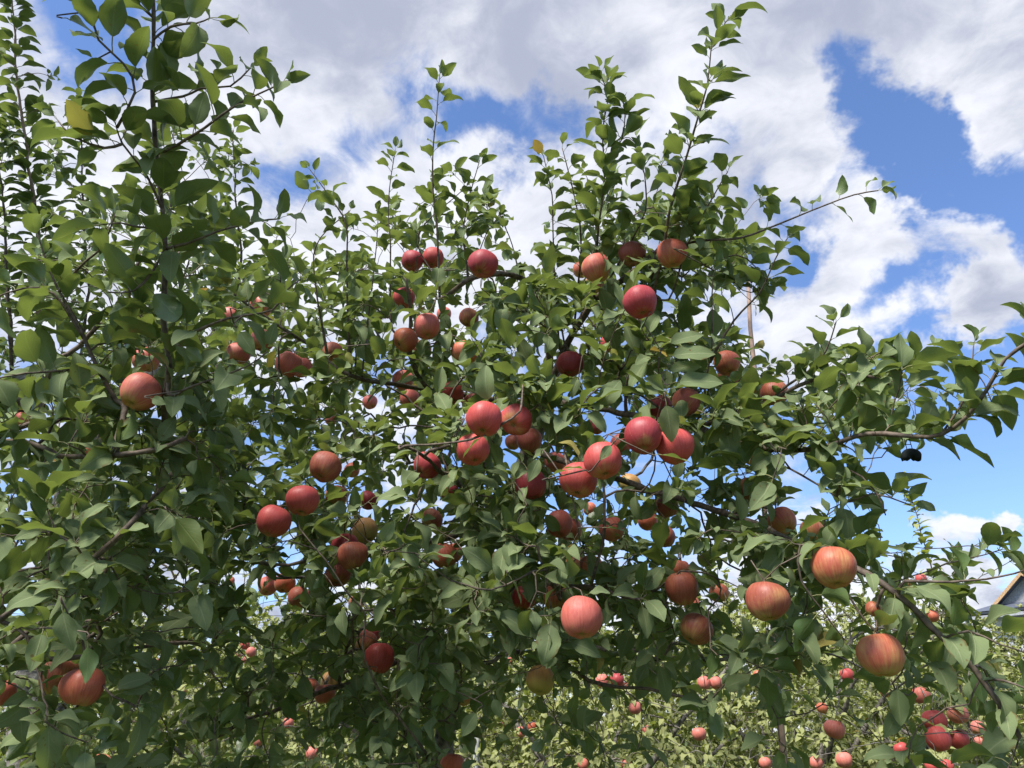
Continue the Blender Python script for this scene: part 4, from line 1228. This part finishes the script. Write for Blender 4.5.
# ------------------------------------------------------------------ the nearer tree on the left
b1 = foot(-330, 700, 1.9)
left = Tree('apple_tree', 'nearer apple tree reaching in from the left with one tall dark upright shoot', (b1[0], b1[1], 0))
left.axis = P(-150, 500, 2.2)
left.add_limb('trunk', [b1, b1 + np.array([.02, .02, .7]), P(-300, 640, 1.95), P(-260, 520, 1.95), P(-220, 400, 1.95)], .08, .04, snap=False, wob=.004)
left.add_limb('branch', L((-260,520,1.95),(-120,470,1.75),(3,440,1.6),(57,454,1.55),(100,456,1.52),(140,452,1.5),(185,440,1.5)), 0.0132, 0.0042, wob=.003)
left.add_limb('branch', L((-300,640,1.95),(-150,670,1.6),(-40,640,1.4),(42,590,1.4),(97,555,1.42),(133,519,1.45),(150,500,1.55),(178,470,1.75)), 0.0100, 0.0050, wob=.002)
left.add_limb('branch', L((-300,660,1.95),(-150,800,1.6),(-20,800,1.5),(60,790,1.5),(130,780,1.55),(200,775,1.7)), 0.0132, 0.0042, wob=.003)
left.add_limb('branch', L((-300,640,1.95),(-100,640,1.8),(40,660,1.7),(120,650,1.75),(200,640,1.9)), 0.0132, 0.0042, wob=.003)
lead = left.add_limb('shoot', L((178,470,1.75),(172,420,1.6),(168,370,1.5),(165,320,1.5),(160,250,1.5),(155,180,1.5),(153,120,1.5),(152,60,1.5),(150,0,1.5),(148,-60,1.5),(147,-120,1.5)), .0072, .0030, mat_=M_TWIG, wob=.0012)
LSH = [
 (L((157,212,1.5),(147,185,1.47),(140,170,1.45),(124,145,1.43),(116,128,1.42)), .0035, .088, .1, .034),
 (L((135,92,1.42),(122,65,1.40),(110,43,1.40),(98,20,1.39),(82,-12,1.38),(70,-40,1.38)), .0032, .09, .0, .034),
 (L((116,150,1.43),(104,148,1.42),(80,134,1.40),(58,120,1.40)), .003, .085, .1, .034),
 (L((155,150,1.5),(180,138,1.45),(205,127,1.42),(240,107,1.42),(268,90,1.43),(282,82,1.44)), .0038, .086, .1, .034),
 (L((154,96,1.5),(180,91,1.47),(205,86,1.45),(228,80,1.45),(250,68,1.46)), .0032, .08, .1, .034),
 (L((167,252,1.5),(190,245,1.47),(213,240,1.46),(250,230,1.47),(280,219,1.48)), .0035, .08, .1, .034),
 (L((153,40,1.5),(172,25,1.46),(195,15,1.44),(210,18,1.44)), .003, .085, .1, .034),
 (L((151,10,1.5),(135,-8,1.48),(120,-30,1.46)), .003, .085, .1, .034),
 (L((158,235,1.5),(140,225,1.46),(118,218,1.44),(95,225,1.44)), .003, .088, .1, .034),
 (L((160,255,1.5),(150,275,1.44),(130,290,1.42),(108,292,1.42)), .003, .09, .1, .034),
 (L((167,342,1.5),(185,333,1.46),(207,326,1.43),(233,320,1.42),(262,308,1.42),(284,296,1.43),(300,280,1.45)), .0042, .09, .1, .05),
 (L((168,395,1.5),(185,390,1.47),(200,383,1.45),(242,369,1.44),(267,352,1.46)), .0036, .085, .1, .05),
 (L((120,455,1.52),(118,410,1.58),(113,396,1.6),(90,353,1.62),(77,323,1.62),(53,273,1.64),(35,225,1.66)), .008, .085, .3, .045),
 (L((80,335,1.62),(50,300,1.6),(20,290,1.58),(-10,300,1.56)), .004, .088, .1, .034),
 (L((100,375,1.6),(60,370,1.55),(20,372,1.5),(-10,380,1.5)), .004, .085, .3, .04),
 (L((60,285,1.63),(85,262,1.6),(105,240,1.58),(115,215,1.58)), .0035, .085, .1, .034),
]
lsh = [(left.add_limb('shoot', pts, r, .0014, wob=.001), f0, sp, size) for pts, r, size, f0, sp in LSH]
spl = sample_spurs(grid(GL), D_LEFT, 5.2, 1.5)
atl = hang(apples_left)
left.grow(atl + spl)
for h in [(181,346,203,361,1.42,'d'),(237,328,255,355,1.4,'c'),(236,310,270,321,1.38,'u'),(169,512,204,554,1.35,'d',(.3,.22,0.)),(87,640,86,684,1.2,'d'),(62,604,73,652,1.2,'c'),
          (150,398,166,404,1.38,'c'),(62,18,104,40,1.38,'u'),(95,60,75,48,1.39,'m'),(85,70,75,80,1.40,'m')]:
    left.hero(P(h[0], h[1], h[4]), P(h[2], h[3], h[4] - .012), UPV[h[5]], h[6] if len(h) > 6 else None)
for i, t in enumerate(atl + spl):
    left.spur(left.tnode[i], int(RNG.integers(2, 4)) if i < len(atl) else int(RNG.integers(4, 10)), .077, leaf_ok)
for li in range(1, 5): left.limb_spurs(li, .08, (3, 7), .077, leaf_ok, .05)
left.along(0.08, .077, leaf_ok, 0.7)
for li, f0, sp, size in lsh: left.shoot_leaves(li, f0, sp * .55, size * .92, cull=leaf_ok)
left.shoot_leaves(lead, .12, .018, .086, cull=leaf_ok)
print('left leaves', left.n_leaves())
left.finish()
# ------------------------------------------------------------------ old tree behind on the left: thick flaky limb and slender upright stems
b2 = foot(60, 700, 4.7)
old = Tree('apple_tree', 'old apple tree behind at far left, thick flaky limb and slender stems', (b2[0], b2[1], 0), MID_T, M_LEAF, M_FLAKY, M_TWIG)
old.axis = P(40, 300, 4.7)
old.add_limb('trunk', [b2, b2 + np.array([0, 0, .8]), P(70, 520, 4.65), P(95, 430, 4.6), P(80, 392, 4.55), P(45, 382, 4.5), P(0, 405, 4.4), P(-60, 430, 4.3)], .17, .11, snap=False, wob=.012)
old.add_limb('branch', L((95,425,4.6),(112,400,4.55),(120,396,4.5),(160,370,4.4)), .08, .03, wob=.01)
osh = [(old.add_limb('shoot', pts, r, .003, wob=.004, mat_=m_), f0, sp, sz) for pts, r, f0, sp, sz, m_ in [
 (L((38,385,4.5),(38,320,4.5),(37,233,4.5),(27,150,4.5),(17,83,4.5),(13,20,4.5),(8,-50,4.5)), .020, .10, .016, .125, M_STAKE),
 (L((12,395,4.45),(11,330,4.4),(6,280,4.4),(2,200,4.4),(-8,120,4.4)), .015, .1, .020, .12, M_TWIG),
 (L((75,392,4.5),(85,300,4.6),(84,200,4.6),(80,95,4.6)), .012, .1, .020, .115, M_TWIG),
 (L((160,370,4.4),(215,330,4.3),(240,270,4.3),(236,200,4.3),(233,130,4.3)), .012, .3, .022, .12, M_TWIG),
 (L((150,375,4.4),(180,300,4.5),(190,250,4.5),(200,200,4.5)), .010, .1, .022, .12, M_TWIG),
]]
OG = grid("""
50000000
50000000
61000000
61100000
63200011
65311121
66432232
66543333
66544443
66555554
66665554
66666655
45566655
""")
sp_ = []
for r in range(13):
    for c in range(8):
        for _ in range(int(RNG.poisson(OG[r, c] / 8 * 6.5))):
            x, y = (c + RNG.random()) * 32 - (20 if c == 0 else 0), (r + RNG.random()) * 32
            if r < 4 and x > 42: x *= .8
            if (np.hypot(HO[:, 0] - x, HO[:, 1] - y) < HO[:, 2] + 3).any(): continue
            sp_.append((P(x, y, RNG.uniform(4.2, 5.2)),))
old.grow(sp_)
def far_ok(c, size):
    x, y, d = proj(c)
    return not (np.hypot(HO[:, 0] - x, HO[:, 1] - y) < HO[:, 2] + 2).any()
for i, t in enumerate(sp_): old.spur(old.tnode[i], int(RNG.integers(5, 9)), .09, far_ok)
for li, f0, spc, sz in osh: old.shoot_leaves(li, f0, spc, sz, cull=far_ok, fill=1)
old.finish(tip=.002)

# ------------------------------------------------------------------ orchard rows beyond
def far_tree(px, d, h, rad, label, apples, seed, tall=(), dens=1.0, T=FAR_T, group=None, leaf=.075):
    r = np.random.default_rng(seed)
    q = P(px, 700, d); base = np.array([q[0], q[1], 0.0])
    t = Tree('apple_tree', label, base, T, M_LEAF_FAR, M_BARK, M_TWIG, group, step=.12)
    t.axis = base + np.array([0, 0, h * .5])
    lean = r.normal(0, .08, 2)
    t.add_limb('trunk', [base + np.array([0, 0, -.05]), base + np.array([lean[0], lean[1], .45]), base + np.array([lean[0] * 2, lean[1] * 2, .85])], .085, .06, snap=False, wob=.008)
    top = t.pos[-1].copy()
    nl = 6
    for i in range(nl):
        a = i * 2 * pi / nl + r.uniform(-.4, .4)
        e = np.array([cos(a), sin(a), 0])
        hh = h * r.uniform(.62, .92)
        t.add_limb('branch', [top - np.array([0, 0, r.uniform(0, .3)]), top + e * rad * .35 + np.array([0, 0, (hh - .85) * .45]), base + e * rad * .8 + np.array([0, 0, hh])], .035, .012, wob=.012)
    if tall:
        for (tp, ty) in tall:
            e = P(tp, ty, d)
            s = np.array([e[0] + .05, e[1], 1.6])
            li = t.add_limb('shoot', [s, (s + e) / 2 + np.array([.03, 0, 0]), e], .012, .003, wob=.006)
            t.shoot_leaves(li, .15, .030, leaf * 1.45, fill=2)
    sp = [(a,) for a in apples]
    for _ in range(int(1300 * rad * rad * dens / 2)):
        a = r.uniform(0, 2 * pi); rr = rad * math.sqrt(r.random()) * 1.02
        z0, z1 = .55, h * (1 - .20 * (rr / rad) ** 2) + r.normal(0, .10)
        z = z0 + (z1 - z0) * r.random() ** .72
        sp.append((base + np.array([rr * cos(a), rr * sin(a), z]),))
    for _ in range(int(22 * dens)):
        a = r.uniform(0, 2 * pi); rr = rad * math.sqrt(r.random())
        for s_ in range(3): sp.append((base + np.array([rr * cos(a), rr * sin(a), h * .93 + s_ * .12 + r.uniform(0, .05)]),))
    t.grow(sp, bf=.2)
    for i in range(len(sp)): t.spur(t.tnode[i], int(r.integers(7, 12)) if i >= len(apples) else 2, leaf, None)
    t.finish(tip=.0025, nside=4, crown=True)
    return t.root
ROW = [(620,6.3,2.45,1.45,'sunlit far apple tree at bottom centre, behind the greenish yellow apple'), (820,6.6,2.8,1.35,'sunlit far apple tree low at right, under the big long-stalked apple'),
       (985,6.2,2.0,1.25,'far apple tree at bottom right with the red cluster, before the house'), (430,7.4,2.8,1.45,'far apple tree glimpsed through gaps left of bottom centre'),
       (215,7.6,2.95,1.5,'far apple tree glimpsed through the left gap of the crown')]
G2 = 'apples on the trees beyond'
hung = [[] for _ in ROW]
for px, py, w, cls, lab in FAR_AP:
    j = int(np.argmin([abs(px - r_[0]) * (1 if True else 0) for r_ in ROW]))
    D = .078 * RNG.uniform(.95, 1.05); d = FPX * D / w
    d = min(max(d, ROW[j][1] - 1.7), ROW[j][1] + .3)
    D = d * w / FPX
    if w >= 18: d = FPX * .078 / w * 1.0; D = .078
    ob, top = apple(P(px, py, d), D / 2, cls, lab, G2, detail=w >= 12)
    hung[j].append(top)
for i, (px, d, h, rad, lab) in enumerate(ROW):
    far_tree(px, d, h, rad, lab, hung[i], 40 + i, tall=[(905, 478)] if i == 2 else ([(770, 600)] if i == 1 else ()))
def copy_tree(root, loc, rz, sc, label, group):
    r_ = root.copy(); COL.objects.link(r_); r_.location = loc; r_.rotation_euler = (0, 0, rz); r_.scale = (sc,) * 3
    r_['label'] = label; r_['group'] = group
    for ch in root.children:
        c_ = ch.copy(); COL.objects.link(c_); c_.parent = r_
    return r_
G3 = 'apple trees of the farthest rows'
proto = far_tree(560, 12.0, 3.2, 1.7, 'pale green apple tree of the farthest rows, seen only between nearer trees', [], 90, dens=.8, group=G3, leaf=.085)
for i, (px, d) in enumerate([(760,11.5),(930,12.5),(350,12.0),(120,12.5),(1080,11.0),(660,16.5),(860,17.0),(470,17.0),(250,17.0),(1010,17.5),(60,18.0)]):
    q = P(px, 700, d)
    copy_tree(proto, (q[0], q[1], 0), RNG.uniform(0, 6.28), RNG.uniform(.92, 1.12), 'pale green apple tree of the farthest rows, seen only between nearer trees', G3)

# ------------------------------------------------------------------ small things in the near tree
hw = P(911, 456, 1.5)  # two overlapping shaded leaves, made as one solid black body
t = empty('dark_leaf_pair', hw, 'two overlapping leaves, shade painted black, hanging by thin stalks under the right branch', 'weight')
t.scale = (.8, .8, .95)
m = MB()
n = 26
prof = []
for i in range(n):
    a = 2 * pi * i / n
    x, z = .0245 * cos(a), .016 * sin(a)
    if z < -.004: z = -.010 + (.008 if abs(x) < .0055 else 0) + .0015 * sin(a * 5)
    x += .001 * sin(3 * a)
    prof.append((x, z))
rings = [(-.011, .72), (-.009, .92), (-.003, 1.0), (.003, 1.0), (.009, .92), (.011, .72)]
vs = [(x * s, y, z * s) for y, s in rings for x, z in prof]
fs = [(i * n + j, i * n + (j + 1) % n, (i + 1) * n + (j + 1) % n, (i + 1) * n + j) for i in range(len(rings) - 1) for j in range(n)]
fs += [tuple(range(n - 1, -1, -1)), tuple(range((len(rings) - 1) * n, len(rings) * n))]
m.add(vs, fs); m.build('leaf_pair_body', M_BLACK, t, True)
for x0, x1 in ((-.006, -.007), (.008, .006)):
    m = MB(); m.tube([(x0, 0, .010), (x1, 0, .038)], [.0011, .0011], 6); m.build('strand', M_BLACK, t, True)
m = MB(); m.tube([(-.007, 0, .026), (.007, 0, .026)], [.0009, .0009], 6); m.build('crossbar', M_BLACK, t, True)
